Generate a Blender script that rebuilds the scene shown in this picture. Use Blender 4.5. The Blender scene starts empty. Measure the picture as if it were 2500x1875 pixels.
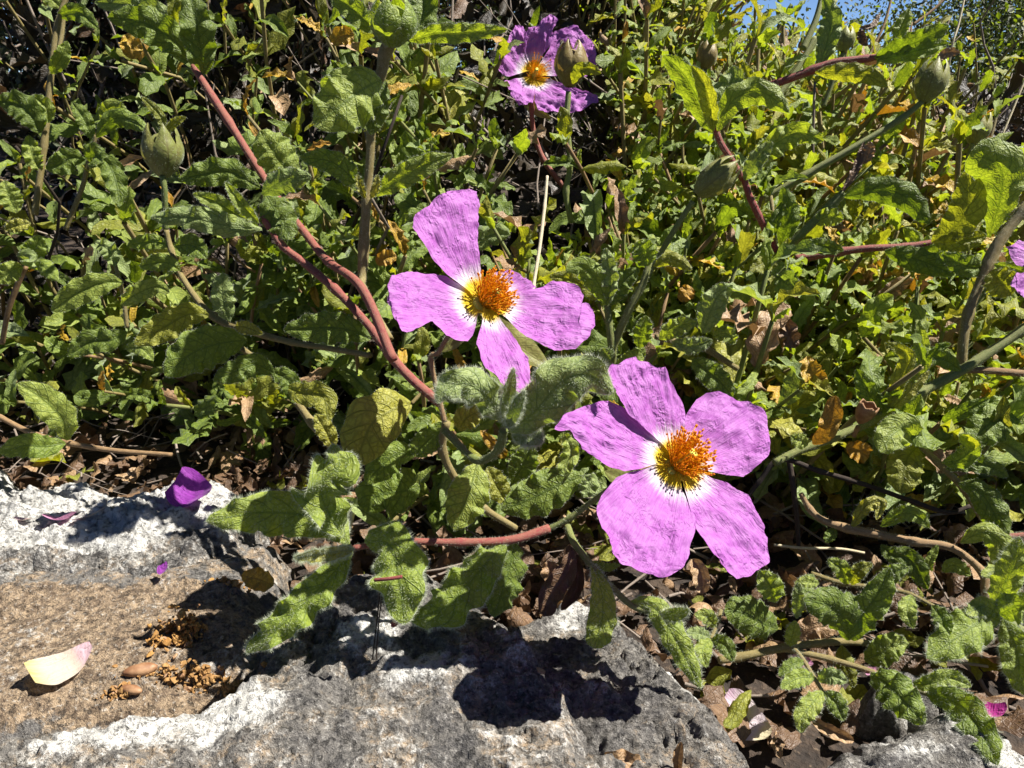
import bpy, math, random
import numpy as np
from mathutils import Vector, Matrix, Quaternion

# ------------------------------------------------------------------ scene, camera, light
sc = bpy.context.scene
col = sc.collection
F = 1888.0                       # focal length in photograph pixels (2500 wide)
PITCH = math.radians(22.0)
CAM = np.array([0.0, 0.0, 0.17])
cp, sp = math.cos(PITCH), math.sin(PITCH)
FW = np.array([0, cp, -sp]); UP = np.array([0, sp, cp]); RT = np.array([1.0, 0, 0])

cam = bpy.data.cameras.new("camera")
cam.sensor_width = 36.0
cam.lens = 36.0 * F / 2500.0
cam.clip_start = 0.01
cam.clip_end = 500.0
cam_o = bpy.data.objects.new("camera", cam)
col.objects.link(cam_o)
cam_o.location = CAM
cam_o.rotation_euler = (math.radians(90) - PITCH, 0, 0)
sc.camera = cam_o

SUN = np.array([0.55, 0.08, 0.82]); SUN /= np.linalg.norm(SUN)
elev = math.asin(SUN[2]); azim = math.atan2(SUN[0], SUN[1])
world = bpy.data.worlds.new("World"); sc.world = world
world.use_nodes = True
wn = world.node_tree
sky = wn.nodes.new("ShaderNodeTexSky")
sky.sky_type = 'NISHITA'; sky.sun_disc = False
sky.sun_elevation = elev; sky.sun_rotation = azim
sky.air_density = 0.5; sky.dust_density = 0.0; sky.ozone_density = 5.0; sky.altitude = 2500
wn.nodes["Background"].inputs[1].default_value = 0.05
wn.links.new(sky.outputs[0], wn.nodes["Background"].inputs[0])
sun = bpy.data.lights.new("sun", 'SUN')
sun.energy = 5.0; sun.angle = math.radians(0.5); sun.color = (1.0, 0.955, 0.88)
sun_o = bpy.data.objects.new("sun", sun); col.objects.link(sun_o)
sun_o.rotation_euler = Vector(SUN).to_track_quat('Z', 'Y').to_euler()
sun_o.location = (2, 0, 4)
vs = sc.view_settings
vs.view_transform = 'Standard'; vs.look = 'None'; vs.gamma = 1.0; vs.use_curve_mapping = False
vs.exposure = 1.35
sc.cycles.use_denoising = True
sc.cycles.max_bounces = 8
sc.cycles.diffuse_bounces = 3
sc.cycles.transmission_bounces = 4
sc.cycles.sample_clamp_indirect = 6

# ------------------------------------------------------------------ maths helpers
rng = np.random.default_rng(7)
random.seed(7)

def P(px, py, d):
    return CAM + d * (FW + RT * (px - 1250.0) / F - UP * (py - 937.5) / F)

def ray(px, py):
    v = FW + RT * (px - 1250.0) / F - UP * (py - 937.5) / F
    return v / np.linalg.norm(v)

def G(px, py, z=0.0):
    r = ray(px, py)
    return CAM + r * ((z - CAM[2]) / r[2])

def nrm(a):
    a = np.asarray(a, float)
    return a / np.maximum(np.linalg.norm(a, axis=-1, keepdims=True), 1e-12)

_g = np.random.default_rng(3)
PERM = np.concatenate([_g.permutation(256)] * 3)
GRAD = nrm(_g.normal(size=(256, 3)))

def perlin(p):
    p = np.asarray(p, float)
    i = np.floor(p).astype(int); f = p - i
    i &= 255
    u = f * f * f * (f * (f * 6 - 15) + 10)
    out = 0
    for dx in (0, 1):
        wx = u[:, 0] if dx else 1 - u[:, 0]
        for dy in (0, 1):
            wy = u[:, 1] if dy else 1 - u[:, 1]
            for dz in (0, 1):
                wz = u[:, 2] if dz else 1 - u[:, 2]
                h = PERM[PERM[PERM[(i[:, 0] + dx) & 255] + ((i[:, 1] + dy) & 255)] + ((i[:, 2] + dz) & 255)]
                g = GRAD[h]
                dot = g[:, 0] * (f[:, 0] - dx) + g[:, 1] * (f[:, 1] - dy) + g[:, 2] * (f[:, 2] - dz)
                out = out + wx * wy * wz * dot
    return out * 1.5

def fbm(p, octs=4, gain=0.5, ridged=False):
    p = np.asarray(p, float); a = 1.0; s = 0; tot = 0
    for o in range(octs):
        n = perlin(p + 17.3 * o)
        if ridged: n = 1 - 2 * np.abs(n)
        s = s + a * n; tot += a; a *= gain; p = p * 2.03
    return s / tot

def spline(pts, n):
    """Catmull-Rom through the points, resampled to n points by length"""
    pts = np.asarray(pts, float)
    if len(pts) == 2:
        t = np.linspace(0, 1, n)[:, None]
        return pts[0] * (1 - t) + pts[1] * t
    ext = np.vstack([2 * pts[0] - pts[1], pts, 2 * pts[-1] - pts[-2]])
    res = []
    for k in range(1, len(ext) - 2):
        p0, p1, p2, p3 = ext[k - 1:k + 3]
        t = np.linspace(0, 1, 16, endpoint=False)[:, None]
        res.append(0.5 * (2 * p1 + (p2 - p0) * t + (2 * p0 - 5 * p1 + 4 * p2 - p3) * t * t + (3 * p1 - p0 - 3 * p2 + p3) * t ** 3))
    res.append(pts[-1:]); c = np.vstack(res)
    return relen(c, n)

def relen(c, n):
    c = np.asarray(c, float)
    s = np.concatenate([[0], np.cumsum(np.linalg.norm(np.diff(c, axis=0), axis=1))])
    q = np.linspace(0, s[-1], n)
    return np.stack([np.interp(q, s, c[:, k]) for k in range(c.shape[1])], 1)

def grid_faces(nu, nv, wrap=False):
    a = np.arange(nu * nv).reshape(nu, nv)
    if wrap: a = np.concatenate([a, a[:, :1]], 1)
    return np.stack([a[:-1, :-1], a[:-1, 1:], a[1:, 1:], a[1:, :-1]], -1).reshape(-1, 4)

# ------------------------------------------------------------------ mesh helpers
def mk_mesh(name, V, quads=None, tris=None, mats=(), uv=None, uv2=None, midx=None, smooth=True, attrs=None):
    me = bpy.data.meshes.new(name)
    V = np.asarray(V, np.float32)
    q = np.zeros((0, 4), int) if quads is None else np.asarray(quads, int).reshape(-1, 4)
    t = np.zeros((0, 3), int) if tris is None else np.asarray(tris, int).reshape(-1, 3)
    loops = np.concatenate([q.ravel(), t.ravel()]).astype(np.int32)
    tot = np.concatenate([np.full(len(q), 4), np.full(len(t), 3)]).astype(np.int32)
    start = np.concatenate([[0], np.cumsum(tot)[:-1]]).astype(np.int32)
    me.vertices.add(len(V)); me.vertices.foreach_set("co", V.ravel())
    me.loops.add(len(loops)); me.loops.foreach_set("vertex_index", loops)
    me.polygons.add(len(tot)); me.polygons.foreach_set("loop_start", start); me.polygons.foreach_set("loop_total", tot)
    if midx is not None: me.polygons.foreach_set("material_index", np.asarray(midx, np.int32))
    me.polygons.foreach_set("use_smooth", np.full(len(tot), smooth, dtype=bool))
    for nm, u in (("UVMap", uv), ("leaf", uv2)):
        if u is not None:
            l = me.uv_layers.new(name=nm)
            l.data.foreach_set("uv", np.asarray(u, np.float32)[loops].ravel())
    for nm, a in (attrs or {}).items():
        at = me.attributes.new(nm, 'FLOAT', 'POINT'); at.data.foreach_set("value", np.asarray(a, np.float32))
    for m in mats: me.materials.append(m)
    me.update(calc_edges=True)
    return me

def ob(name, me, parent=None, kind=None):
    o = bpy.data.objects.new(name, me); col.objects.link(o)
    if parent is not None: o.parent = parent
    if kind: o["kind"] = kind
    return o

def tag(o, label=None, cat=None, group=None, kind=None):
    if label: o["label"] = label
    if cat: o["category"] = cat
    if group: o["group"] = group
    if kind: o["kind"] = kind
    return o

class Thing:
    """An Empty at the thing's base; part meshes are given in world coordinates"""
    def __init__(s, name, label, cat, loc, group=None):
        s.o = bpy.data.objects.new(name, None); col.objects.link(s.o)
        s.loc = np.array(loc, float); s.o.location = s.loc
        s.o.empty_display_size = 0.01
        tag(s.o, label, cat, group)
    def part(s, name, V, quads=None, tris=None, mat=None, parent=None, label=None, kind=None, mats=None, **k):
        me = mk_mesh(name, np.asarray(V) - s.loc, quads, tris, mats or [mat], **k)
        o = ob(name, me, parent or s.o, kind)
        if label: o["label"] = label
        return o

# ------------------------------------------------------------------ material helpers
class NT:
    def __init__(s, name):
        s.m = bpy.data.materials.new(name); s.m.use_nodes = True
        s.t = s.m.node_tree; s.t.nodes.clear()
        s.out = s.t.nodes.new("ShaderNodeOutputMaterial")
    def n(s, typ, ins=None, **kw):
        nd = s.t.nodes.new("ShaderNode" + typ)
        for k, v in kw.items(): setattr(nd, k, v)
        for k, v in (ins or {}).items(): s.set(nd.inputs[k], v)
        return nd
    def set(s, sock, v):
        if isinstance(v, bpy.types.NodeSocket): s.t.links.new(v, sock)
        elif isinstance(v, (tuple, list)) and len(v) == 3 and sock.type == 'RGBA': sock.default_value = (*v, 1)
        else: sock.default_value = v
    def math(s, op, a, b=0.0, c=0.0, clamp=False):
        nd = s.n("Math", {0: a, 1: b, 2: c}, operation=op); nd.use_clamp = clamp
        return nd.outputs[0]
    def mix(s, f, a, b, blend='MIX'):
        nd = s.t.nodes.new("ShaderNodeMix"); nd.data_type = 'RGBA'; nd.blend_type = blend
        s.set(nd.inputs[0], f); s.set(nd.inputs[6], a); s.set(nd.inputs[7], b)
        return nd.outputs[2]
    def ramp(s, f, lo, hi, a=0.0, b=1.0):
        nd = s.n("MapRange", {0: f, 1: lo, 2: hi, 3: a, 4: b}); nd.interpolation_type = 'SMOOTHSTEP'
        return nd.outputs[0]
    def noise(s, vec, scale, detail=3.0, rough=0.55, out=0):
        return s.n("TexNoise", {"Vector": vec, "Scale": scale, "Detail": detail, "Roughness": rough}).outputs[out]
    def uv(s, name="UVMap"):
        return s.n("UVMap", uv_map=name).outputs[0]
    def map(s, vec, scale=(1, 1, 1), loc=(0, 0, 0), rot=(0, 0, 0)):
        return s.n("Mapping", {"Vector": vec, "Scale": scale, "Location": loc, "Rotation": rot}).outputs[0]
    def rand(s):
        a = s.n("ObjectInfo").outputs["Random"]; b = s.n("NewGeometry").outputs["Random Per Island"]
        return s.math('FRACT', s.math('ADD', a, b))
    def finish(s, shader):
        s.t.links.new(shader, s.out.inputs[0]); return s.m

def leaf_mat(name, c1, c2, vein, trans, tfac=0.3, sheen=0.25, spots=0.0, bump=1.0, cells=5.0):
    m = NT(name)
    uv = m.uv(); lf = m.n("SeparateXYZ", {0: m.uv("leaf")})
    t, v = lf.outputs[0], lf.outputs[1]
    r = m.rand()
    av = m.math('ABSOLUTE', m.math('SUBTRACT', v, 0.5))
    off = m.n("CombineXYZ", {0: m.math('MULTIPLY', r, 37.0), 1: m.math('MULTIPLY', r, 11.0), 2: 0.0}).outputs[0]
    uvo = m.n("VectorMath", {0: uv, 1: off}, operation='ADD').outputs[0]
    warp = m.noise(uvo, 4.0, 2.0, out=1)
    uvw = m.n("VectorMath", {0: uvo, 1: m.n("VectorMath", {0: warp, 3: 0.12}, operation='SCALE').outputs[0]}, operation='ADD').outputs[0]
    vor = m.n("TexVoronoi", {"Vector": uvw, "Scale": cells}, feature='DISTANCE_TO_EDGE').outputs[0]
    cell = m.ramp(vor, 0.0, 0.22)
    vor2 = m.n("TexVoronoi", {"Vector": uvw, "Scale": cells * 2.6}, feature='DISTANCE_TO_EDGE').outputs[0]
    cell2 = m.ramp(vor2, 0.0, 0.25)
    lat = m.math('ABSOLUTE', m.math('SINE', m.math('MULTIPLY', m.math('SUBTRACT', m.math('MULTIPLY', t, 7.0), m.math('MULTIPLY', av, 3.0)), math.pi)))
    latm = m.ramp(lat, 0.0, 0.28)
    mid = m.ramp(av, 0.0, 0.05)
    veins = m.math('MULTIPLY', m.math('MULTIPLY', mid, latm), m.math('MULTIPLY_ADD', cell, 0.6, 0.4))
    big = m.noise(uvo, 1.6, 3.0)
    base = m.mix(m.ramp(m.math('MULTIPLY_ADD', r, 0.6, m.math('MULTIPLY', big, 0.7)), 0.35, 1.0), c1, c2)
    colr = m.mix(m.math('MULTIPLY', m.math('SUBTRACT', 1.0, veins), 0.75), base, vein)
    if spots > 0:
        sp_ = m.ramp(m.noise(uvo, 5.0, 4.0), 0.62 - spots * 0.1, 0.72)
        colr = m.mix(m.math('MULTIPLY', sp_, spots), colr, (0.19, 0.12, 0.03))
    fine = m.noise(uvo, 40.0, 2.0)
    colr = m.mix(0.35, colr, m.mix(fine, (0.35, 0.4, 0.3), (1.35, 1.3, 1.3)), 'MULTIPLY')
    h = m.math('ADD', m.math('MULTIPLY', veins, 0.6), m.math('ADD', m.math('MULTIPLY', cell2, 0.22), m.math('MULTIPLY', fine, 0.16)))
    bp = m.n("Bump", {"Strength": 0.65 * bump, "Distance": 0.00055, "Height": h}).outputs[0]
    pb = m.n("BsdfPrincipled", {"Base Color": colr, "Roughness": 0.5, "Normal": bp, "Specular IOR Level": 0.42,
                                "Sheen Weight": sheen, "Sheen Roughness": 0.5, "Sheen Tint": (0.9, 1.0, 0.85)})
    tc = m.mix(1.0, colr, trans, 'MULTIPLY')
    tr = m.n("BsdfTranslucent", {"Color": tc, "Normal": bp})
    return m.finish(m.n("MixShader", {0: tfac, 1: pb.outputs[0], 2: tr.outputs[0]}).outputs[0])

def stem_mat(name, c1, c2, c3=None, rough=0.6, scale=6.0):
    m = NT(name); uv = m.uv()
    a = m.noise(m.map(uv, (2.5, 5, 1)), scale * 0.35, 3.0)
    b = m.noise(m.map(uv, (6, 14, 1)), scale, 2.0)
    r = m.rand()
    c = m.mix(m.ramp(m.math('ADD', a, m.math('MULTIPLY', m.math('SUBTRACT', r, 0.5), 0.3)), 0.35, 0.65), c1, c2)
    c = m.mix(m.ramp(b, 0.55, 0.75, 0, 0.5), c, c3 or c2)
    bp = m.n("Bump", {"Strength": 0.6, "Distance": 0.0005, "Height": b}).outputs[0]
    pb = m.n("BsdfPrincipled", {"Base Color": c, "Roughness": rough, "Normal": bp, "Specular IOR Level": 0.3})
    return m.finish(pb.outputs[0])

def plain_mat(name, c1, c2, scale=3.0, rough=0.6, trans=0.0, coords="Object", bumpd=0.0004):
    m = NT(name)
    co = m.n("TexCoord").outputs[coords]
    a = m.noise(co, scale, 4.0)
    c = m.mix(m.ramp(a, 0.3, 0.7), c1, c2)
    bp = m.n("Bump", {"Strength": 0.7, "Distance": bumpd, "Height": a}).outputs[0]
    pb = m.n("BsdfPrincipled", {"Base Color": c, "Roughness": rough, "Normal": bp, "Specular IOR Level": 0.3})
    sh = pb.outputs[0]
    if trans:
        tr = m.n("BsdfTranslucent", {"Color": c})
        sh = m.n("MixShader", {0: trans, 1: sh, 2: tr.outputs[0]}).outputs[0]
    return m.finish(sh)

def petal_mat(name, pink1, pink2, white, yel, r_y=0.30, r_w=0.62, r_p=1.25, tfac=0.32):
    """UV: x = distance from the flower centre in cm, y = position across in cm"""
    m = NT(name); uv = m.uv(); s = m.n("SeparateXYZ", {0: uv})
    rad, across = s.outputs[0], s.outputs[1]
    r = m.n("ObjectInfo").outputs["Random"]
    o = m.n("CombineXYZ", {0: m.math('MULTIPLY', r, 23.0), 1: m.math('MULTIPLY', r, 57.0), 2: 0.0}).outputs[0]
    uvo = m.n("VectorMath", {0: uv, 1: o}, operation='ADD').outputs[0]
    streak = m.noise(m.map(uvo, (0.7, 9.0, 1)), 1.6, 4.0, 0.6)
    fine = m.noise(m.map(uvo, (1.2, 26.0, 1)), 1.5, 3.0, 0.6)
    blot = m.noise(uvo, 3.0, 4.0, 0.6)
    pk = m.mix(m.ramp(m.math('ADD', m.math('MULTIPLY', blot, 0.6), m.math('MULTIPLY', fine, 0.4)), 0.34, 0.66), pink1, pink2)
    rr = m.math('ADD', rad, m.math('MULTIPLY', m.math('SUBTRACT', streak, 0.5), 0.7))
    c = m.mix(m.ramp(rr, r_w, r_p), white, pk)
    ry = m.math('ADD', rad, m.math('MULTIPLY', m.math('SUBTRACT', streak, 0.5), 0.25))
    c = m.mix(m.ramp(ry, r_y, r_y + 0.22), yel, c)
    big = m.noise(uvo, 1.3, 2.0)
    # crumple relief: crossing creases, veins along the petal
    w = m.n("VectorMath", {0: uvo, 1: m.n("VectorMath", {0: m.noise(uvo, 2.5, 3.0, out=1), 3: 0.5}, operation='SCALE').outputs[0]}, operation='ADD').outputs[0]
    v1 = m.n("TexVoronoi", {"Vector": m.map(w, (1.0, 1.9, 1)), "Scale": 1.5}, feature='DISTANCE_TO_EDGE').outputs[0]
    v2 = m.n("TexVoronoi", {"Vector": m.map(w, (1.3, 2.2, 1)), "Scale": 3.6}, feature='DISTANCE_TO_EDGE').outputs[0]
    h = m.math('ADD', m.math('MULTIPLY', m.math('MULTIPLY', m.ramp(v1, 0, 0.45), m.ramp(blot, 0.3, 0.7)), 0.75), m.math('ADD', m.math('MULTIPLY', m.math('MULTIPLY', m.ramp(v2, 0, 0.4), m.ramp(big, 0.4, 0.65)), 0.5),
        m.math('ADD', m.math('MULTIPLY', streak, 0.75), m.math('MULTIPLY', fine, 0.42))))
    bp = m.n("Bump", {"Strength": 0.75, "Distance": 0.0007, "Height": h}).outputs[0]
    pb = m.n("BsdfPrincipled", {"Base Color": c, "Roughness": 0.55, "Normal": bp, "Specular IOR Level": 0.25, "Sheen Weight": 0.15})
    tr = m.n("BsdfTranslucent", {"Color": c, "Normal": bp})
    return m.finish(m.n("MixShader", {0: tfac, 1: pb.outputs[0], 2: tr.outputs[0]}).outputs[0])

M = {}
TR = (1.7, 1.65, 0.4)
M['green'] = leaf_mat("leaf_green", (0.145, 0.200, 0.022), (0.210, 0.285, 0.034), (0.060, 0.105, 0.012), TR, 0.40, 0.12, 0.12)
M['fresh'] = leaf_mat("leaf_fresh", (0.250, 0.325, 0.038), (0.335, 0.395, 0.068), (0.105, 0.165, 0.018), TR, 0.42, 0.22)
M['woolly'] = leaf_mat("leaf_woolly", (0.215, 0.285, 0.066), (0.290, 0.355, 0.110), (0.100, 0.155, 0.028), TR, 0.34, 0.45)
M['olive'] = leaf_mat("leaf_olive", (0.255, 0.275, 0.032), (0.350, 0.355, 0.048), (0.125, 0.145, 0.016), TR, 0.45, 0.08, 0.15)
M['pale'] = leaf_mat("leaf_yellow_green", (0.36, 0.355, 0.048), (0.43, 0.40, 0.062), (0.14, 0.145, 0.016), (1.35, 1.3, 0.5), 0.36, 0.05, 0.3, 1.2, 4.5)
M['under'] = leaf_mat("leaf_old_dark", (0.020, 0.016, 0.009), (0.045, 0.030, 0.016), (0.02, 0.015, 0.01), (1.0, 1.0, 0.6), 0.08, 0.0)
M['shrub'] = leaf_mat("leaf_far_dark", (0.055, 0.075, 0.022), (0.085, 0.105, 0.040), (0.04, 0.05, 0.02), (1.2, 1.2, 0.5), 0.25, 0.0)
M['yellow'] = leaf_mat("leaf_yellow", (0.52, 0.36, 0.03), (0.45, 0.24, 0.03), (0.3, 0.16, 0.02), (1.2, 1.0, 0.5), 0.25, 0.0, 0.55)
M['dry'] = leaf_mat("leaf_dry", (0.085, 0.048, 0.026), (0.19, 0.115, 0.065), (0.10, 0.055, 0.03), (1.1, 0.9, 0.6), 0.12, 0.0, 0.4)
M['tan'] = leaf_mat("leaf_tan", (0.40, 0.27, 0.15), (0.27, 0.165, 0.085), (0.2, 0.11, 0.05), (1.1, 0.9, 0.6), 0.15, 0.0, 0.4)
M['pink'] = petal_mat("petal_pink", (0.37, 0.088, 0.405), (0.49, 0.185, 0.52), (0.72, 0.62, 0.72), (0.72, 0.50, 0.008), 0.58, 0.72, 1.18)
M['purple'] = petal_mat("petal_purple", (0.20, 0.02, 0.26), (0.30, 0.05, 0.36), (0.5, 0.4, 0.5), (0.3, 0.05, 0.3), -1, -1, 0.2)
M['blush'] = petal_mat("petal_blush", (0.44, 0.17, 0.38), (0.54, 0.29, 0.48), (0.68, 0.58, 0.63), (0.7, 0.62, 0.4), 0.2, 0.9, 2.2)
M['cream'] = petal_mat("petal_cream", (0.52, 0.40, 0.09), (0.55, 0.45, 0.15), (0.55, 0.45, 0.37), (0.66, 0.45, 0.50), 0.25, 1.05, 1.75)
M['rose'] = petal_mat("petal_rose", (0.55, 0.20, 0.40), (0.62, 0.30, 0.45), (0.7, 0.4, 0.5), (0.6, 0.2, 0.4), -1, -1, 0.2)
M['magenta'] = petal_mat("petal_magenta", (0.36, 0.01, 0.20), (0.45, 0.03, 0.25), (0.5, 0.1, 0.3), (0.4, 0.05, 0.2), -1, -1, 0.2)
M['red_stem'] = stem_mat("stem_red", (0.23, 0.038, 0.040), (0.25, 0.090, 0.060), (0.38, 0.20, 0.16))
M['green_stem'] = stem_mat("stem_green", (0.13, 0.165, 0.04), (0.19, 0.20, 0.06), (0.28, 0.27, 0.11))
M['olive_stem'] = stem_mat("stem_olive", (0.19, 0.15, 0.05), (0.24, 0.19, 0.08), (0.30, 0.23, 0.13))
M['brown_stem'] = stem_mat("stem_brown", (0.20, 0.12, 0.055), (0.28, 0.18, 0.09), (0.35, 0.25, 0.15), 0.75)
M['dark_twig'] = stem_mat("twig_dark", (0.030, 0.020, 0.015), (0.06, 0.042, 0.03), (0.1, 0.08, 0.06), 0.8)
M['grey_twig'] = stem_mat("twig_grey", (0.16, 0.125, 0.10), (0.27, 0.22, 0.18), (0.36, 0.31, 0.26), 0.8)
M['straw'] = stem_mat("straw", (0.50, 0.42, 0.26), (0.60, 0.52, 0.36), None, 0.7)
M['hair'] = plain_mat("plant_hair", (0.55, 0.60, 0.42), (0.62, 0.66, 0.5), 1.0, 0.5, 0.4)
M['filament'] = plain_mat("stamen_filament", (0.84, 0.42, 0.008), (0.86, 0.52, 0.014), 900.0, 0.5, 0.5)
M['anther'] = plain_mat("stamen_anther", (0.80, 0.27, 0.004), (0.86, 0.40, 0.008), 1500.0, 0.6, 0.35)
M['pistil'] = plain_mat("pistil_yellow_green", (0.55, 0.50, 0.05), (0.6, 0.55, 0.10), 900.0, 0.5)
M['crumb'] = plain_mat("stamen_debris", (0.20, 0.10, 0.03), (0.33, 0.19, 0.07), 500.0, 0.8)
M['orange_crumb'] = plain_mat("orange_debris", (0.25, 0.12, 0.03), (0.38, 0.21, 0.065), 500.0, 0.8)
M['husk'] = plain_mat("husk_brown", (0.20, 0.10, 0.045), (0.36, 0.22, 0.12), 300.0, 0.7, 0.1)
M['nut'] = plain_mat("seed_shell", (0.17, 0.075, 0.035), (0.32, 0.19, 0.10), 260.0, 0.55)
M['calyx'] = leaf_mat("calyx_green", (0.20, 0.225, 0.05), (0.27, 0.265, 0.065), (0.13, 0.11, 0.03), (1.2, 1.1, 0.5), 0.22, 0.15, 0.25, 0.3)
M['calyx_dry'] = leaf_mat("calyx_dry", (0.24, 0.18, 0.05), (0.28, 0.20, 0.07), (0.16, 0.10, 0.03), (1.2, 1.0, 0.5), 0.22, 0.2, 0.3, 0.3)

# ------------------------------------------------------------------ shape builders
def leaf_shape(mid, hw, roll=0.0, fold=0.15, wave=0.12, wn=4.0, curl=0.0, shape=0, nu=30, nv=12, seed=0, view=None, quilt=0.055):
    """mid: 3-D midrib control points from base to tip, hw: half width (m). Returns V, quads, uv, uv2, T, N"""
    r = np.random.default_rng(seed + 101)
    Mi = spline(mid, nu)
    L = np.linalg.norm(np.diff(Mi, axis=0), axis=1).sum()
    T = nrm(np.gradient(Mi, axis=0))
    vw = nrm(Mi - CAM) if view is None else np.tile(nrm(view), (nu, 1))
    S = nrm(np.cross(T, vw))
    N = np.cross(S, T)
    N = np.where((N * vw).sum(1, keepdims=True) > 0, -N, N)
    ro = np.radians(roll) * np.ones(nu) if np.isscalar(roll) else np.radians(np.linspace(roll[0], roll[1], nu))
    c, s_ = np.cos(ro)[:, None], np.sin(ro)[:, None]
    S, N = S * c + N * s_, N * c - S * s_
    t = np.linspace(0, 1, nu)
    if shape == 0: w = (t ** 0.70) * ((1 - t) ** 0.72)             # elliptic-lanceolate
    elif shape == 1: w = (t ** 0.75) * ((1 - t) ** 0.75)           # narrow lance
    elif shape == 2: w = (t ** 0.6) * ((1 - t) ** 0.5)            # broad, rounded tip
    else: w = (t ** 0.9) * ((1 - t) ** 0.4)                        # spoon
    w = w / w.max()
    w = np.maximum(w, 0.09 * (t < 0.35)) * hw
    v = np.linspace(-1, 1, nv)
    tt, vv = np.meshgrid(t, v, indexing='ij')
    ph = r.uniform(0, 6.28, 3)
    W = w[:, None] * (1 + 0.05 * np.sin(tt * wn * 9 + ph[0] + vv * 2) + (0.03 + 0.11 * abs(wave)) * np.sin(tt * wn * 7.5 + ph[1] + np.sign(vv)))
    av = np.abs(vv)
    lat = np.abs(np.sin(np.pi * (tt * 7 - av * 1.5)))
    q = quilt * (lat ** 0.7 - 0.6) * (1 - av ** 6) * (0.4 + av) - 0.14 * np.exp(-(vv / 0.16) ** 2)
    wav = wave * av ** 1.6 * (np.sin(2 * np.pi * wn * tt + ph[2] + np.where(vv > 0, 0, 2.1)) + 0.5 * np.sin(2 * np.pi * wn * 1.9 * tt + ph[0]))
    hgt = fold * av ** 1.3 + wav + q - curl * av ** 3
    lateral = vv * (1 - 0.25 * np.abs(fold) * av - 0.22 * abs(curl) * av ** 2)
    V = Mi[:, None, :] + S[:, None, :] * (W * lateral)[..., None] + N[:, None, :] * (W * hgt)[..., None]
    uv = np.stack([tt * L * 100, vv * w[:, None] * 100], -1).reshape(-1, 2)
    uv2 = np.stack([tt, vv * 0.5 + 0.5], -1).reshape(-1, 2)
    return V.reshape(-1, 3), grid_faces(nu, nv), uv, uv2, N

def tube(pts, radii, n=8, caps=True):
    pts = np.asarray(pts, float); k = len(pts)
    radii = np.full(k, radii) if np.isscalar(radii) else np.asarray(radii, float)
    T = nrm(np.gradient(pts, axis=0))
    ref = np.array([0.31, 0.2, 0.93]) if abs(T[0] @ np.array([0.31, 0.2, 0.93])) < 0.9 else np.array([1.0, 0, 0])
    A = [nrm(ref - T[0] * (ref @ T[0]))]
    for i in range(1, k):
        a = A[-1] - T[i] * (A[-1] @ T[i]); A.append(nrm(a))
    A = np.array(A); B = np.cross(T, A)
    th = np.linspace(0, 2 * np.pi, n, endpoint=False)
    V = pts[:, None] + radii[:, None, None] * (A[:, None] * np.cos(th)[None, :, None] + B[:, None] * np.sin(th)[None, :, None])
    s = np.concatenate([[0], np.cumsum(np.linalg.norm(np.diff(pts, axis=0), axis=1))]) * 100
    uv = np.stack(np.broadcast_arrays(s[:, None], (th / 6.28)[None, :] * 1.0), -1).reshape(-1, 2)
    V = V.reshape(-1, 3); q = grid_faces(k, n, True); tr = None
    if caps:
        e = len(V); V = np.vstack([V, pts[:1], pts[-1:]]); uv = np.vstack([uv, uv[:1], uv[-1:]])
        i = np.arange(n)
        tr = np.vstack([np.stack([np.full(n, e), (i + 1) % n, i], 1), np.stack([np.full(n, e + 1), (k - 1) * n + i, (k - 1) * n + (i + 1) % n], 1)])
    return V, q, tr, uv

def hairs_on(V, quads, count, length, seed=0, out_dir=None, width=6e-5, N=None, both=False):
    """thin single-triangle hairs standing on a surface"""
    r = np.random.default_rng(seed)
    f = quads[r.integers(0, len(quads), count)]
    w = r.dirichlet((1, 1, 1, 1), count)
    p = (V[f] * w[..., None]).sum(1)
    n = nrm(np.cross(V[f[:, 1]] - V[f[:, 0]], V[f[:, 3]] - V[f[:, 0]]))
    if both: n = n * np.where(r.random(count) < 0.35, -1, 1)[:, None]
    d = nrm(n + 0.55 * r.normal(size=(count, 3)))
    return hair_tris(p, d, length * r.uniform(0.5, 1.2, count), width, r)

def hair_tris(p, d, ln, width, r):
    s = nrm(np.cross(d, r.normal(size=d.shape))) * width * 0.5
    k = len(p)
    V = np.stack([p - s, p + s, p + d * ln[:, None]], 1).reshape(-1, 3)
    return V, np.arange(3 * k).reshape(k, 3)

def margin_hairs(V, nu, nv, count, length, seed=0, width=6.5e-5):
    r = np.random.default_rng(seed + 5)
    g = V.reshape(nu, nv, 3)
    ps, ds = [], []
    for e, i in ((0, 1), (nv - 1, nv - 2)):
        k = r.uniform(0.05, 0.999, count // 2) * (nu - 1); a = k.astype(int); fr = (k - a)[:, None]
        p = g[a, e] * (1 - fr) + g[a + 1, e] * fr
        o = nrm(p - (g[a, i] * (1 - fr) + g[a + 1, i] * fr))
        ps.append(p); ds.append(nrm(o + 0.45 * r.normal(size=o.shape)))
    return hair_tris(np.vstack(ps), np.vstack(ds), length * r.uniform(0.4, 1.2, 2 * (count // 2)), width, r)

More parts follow.
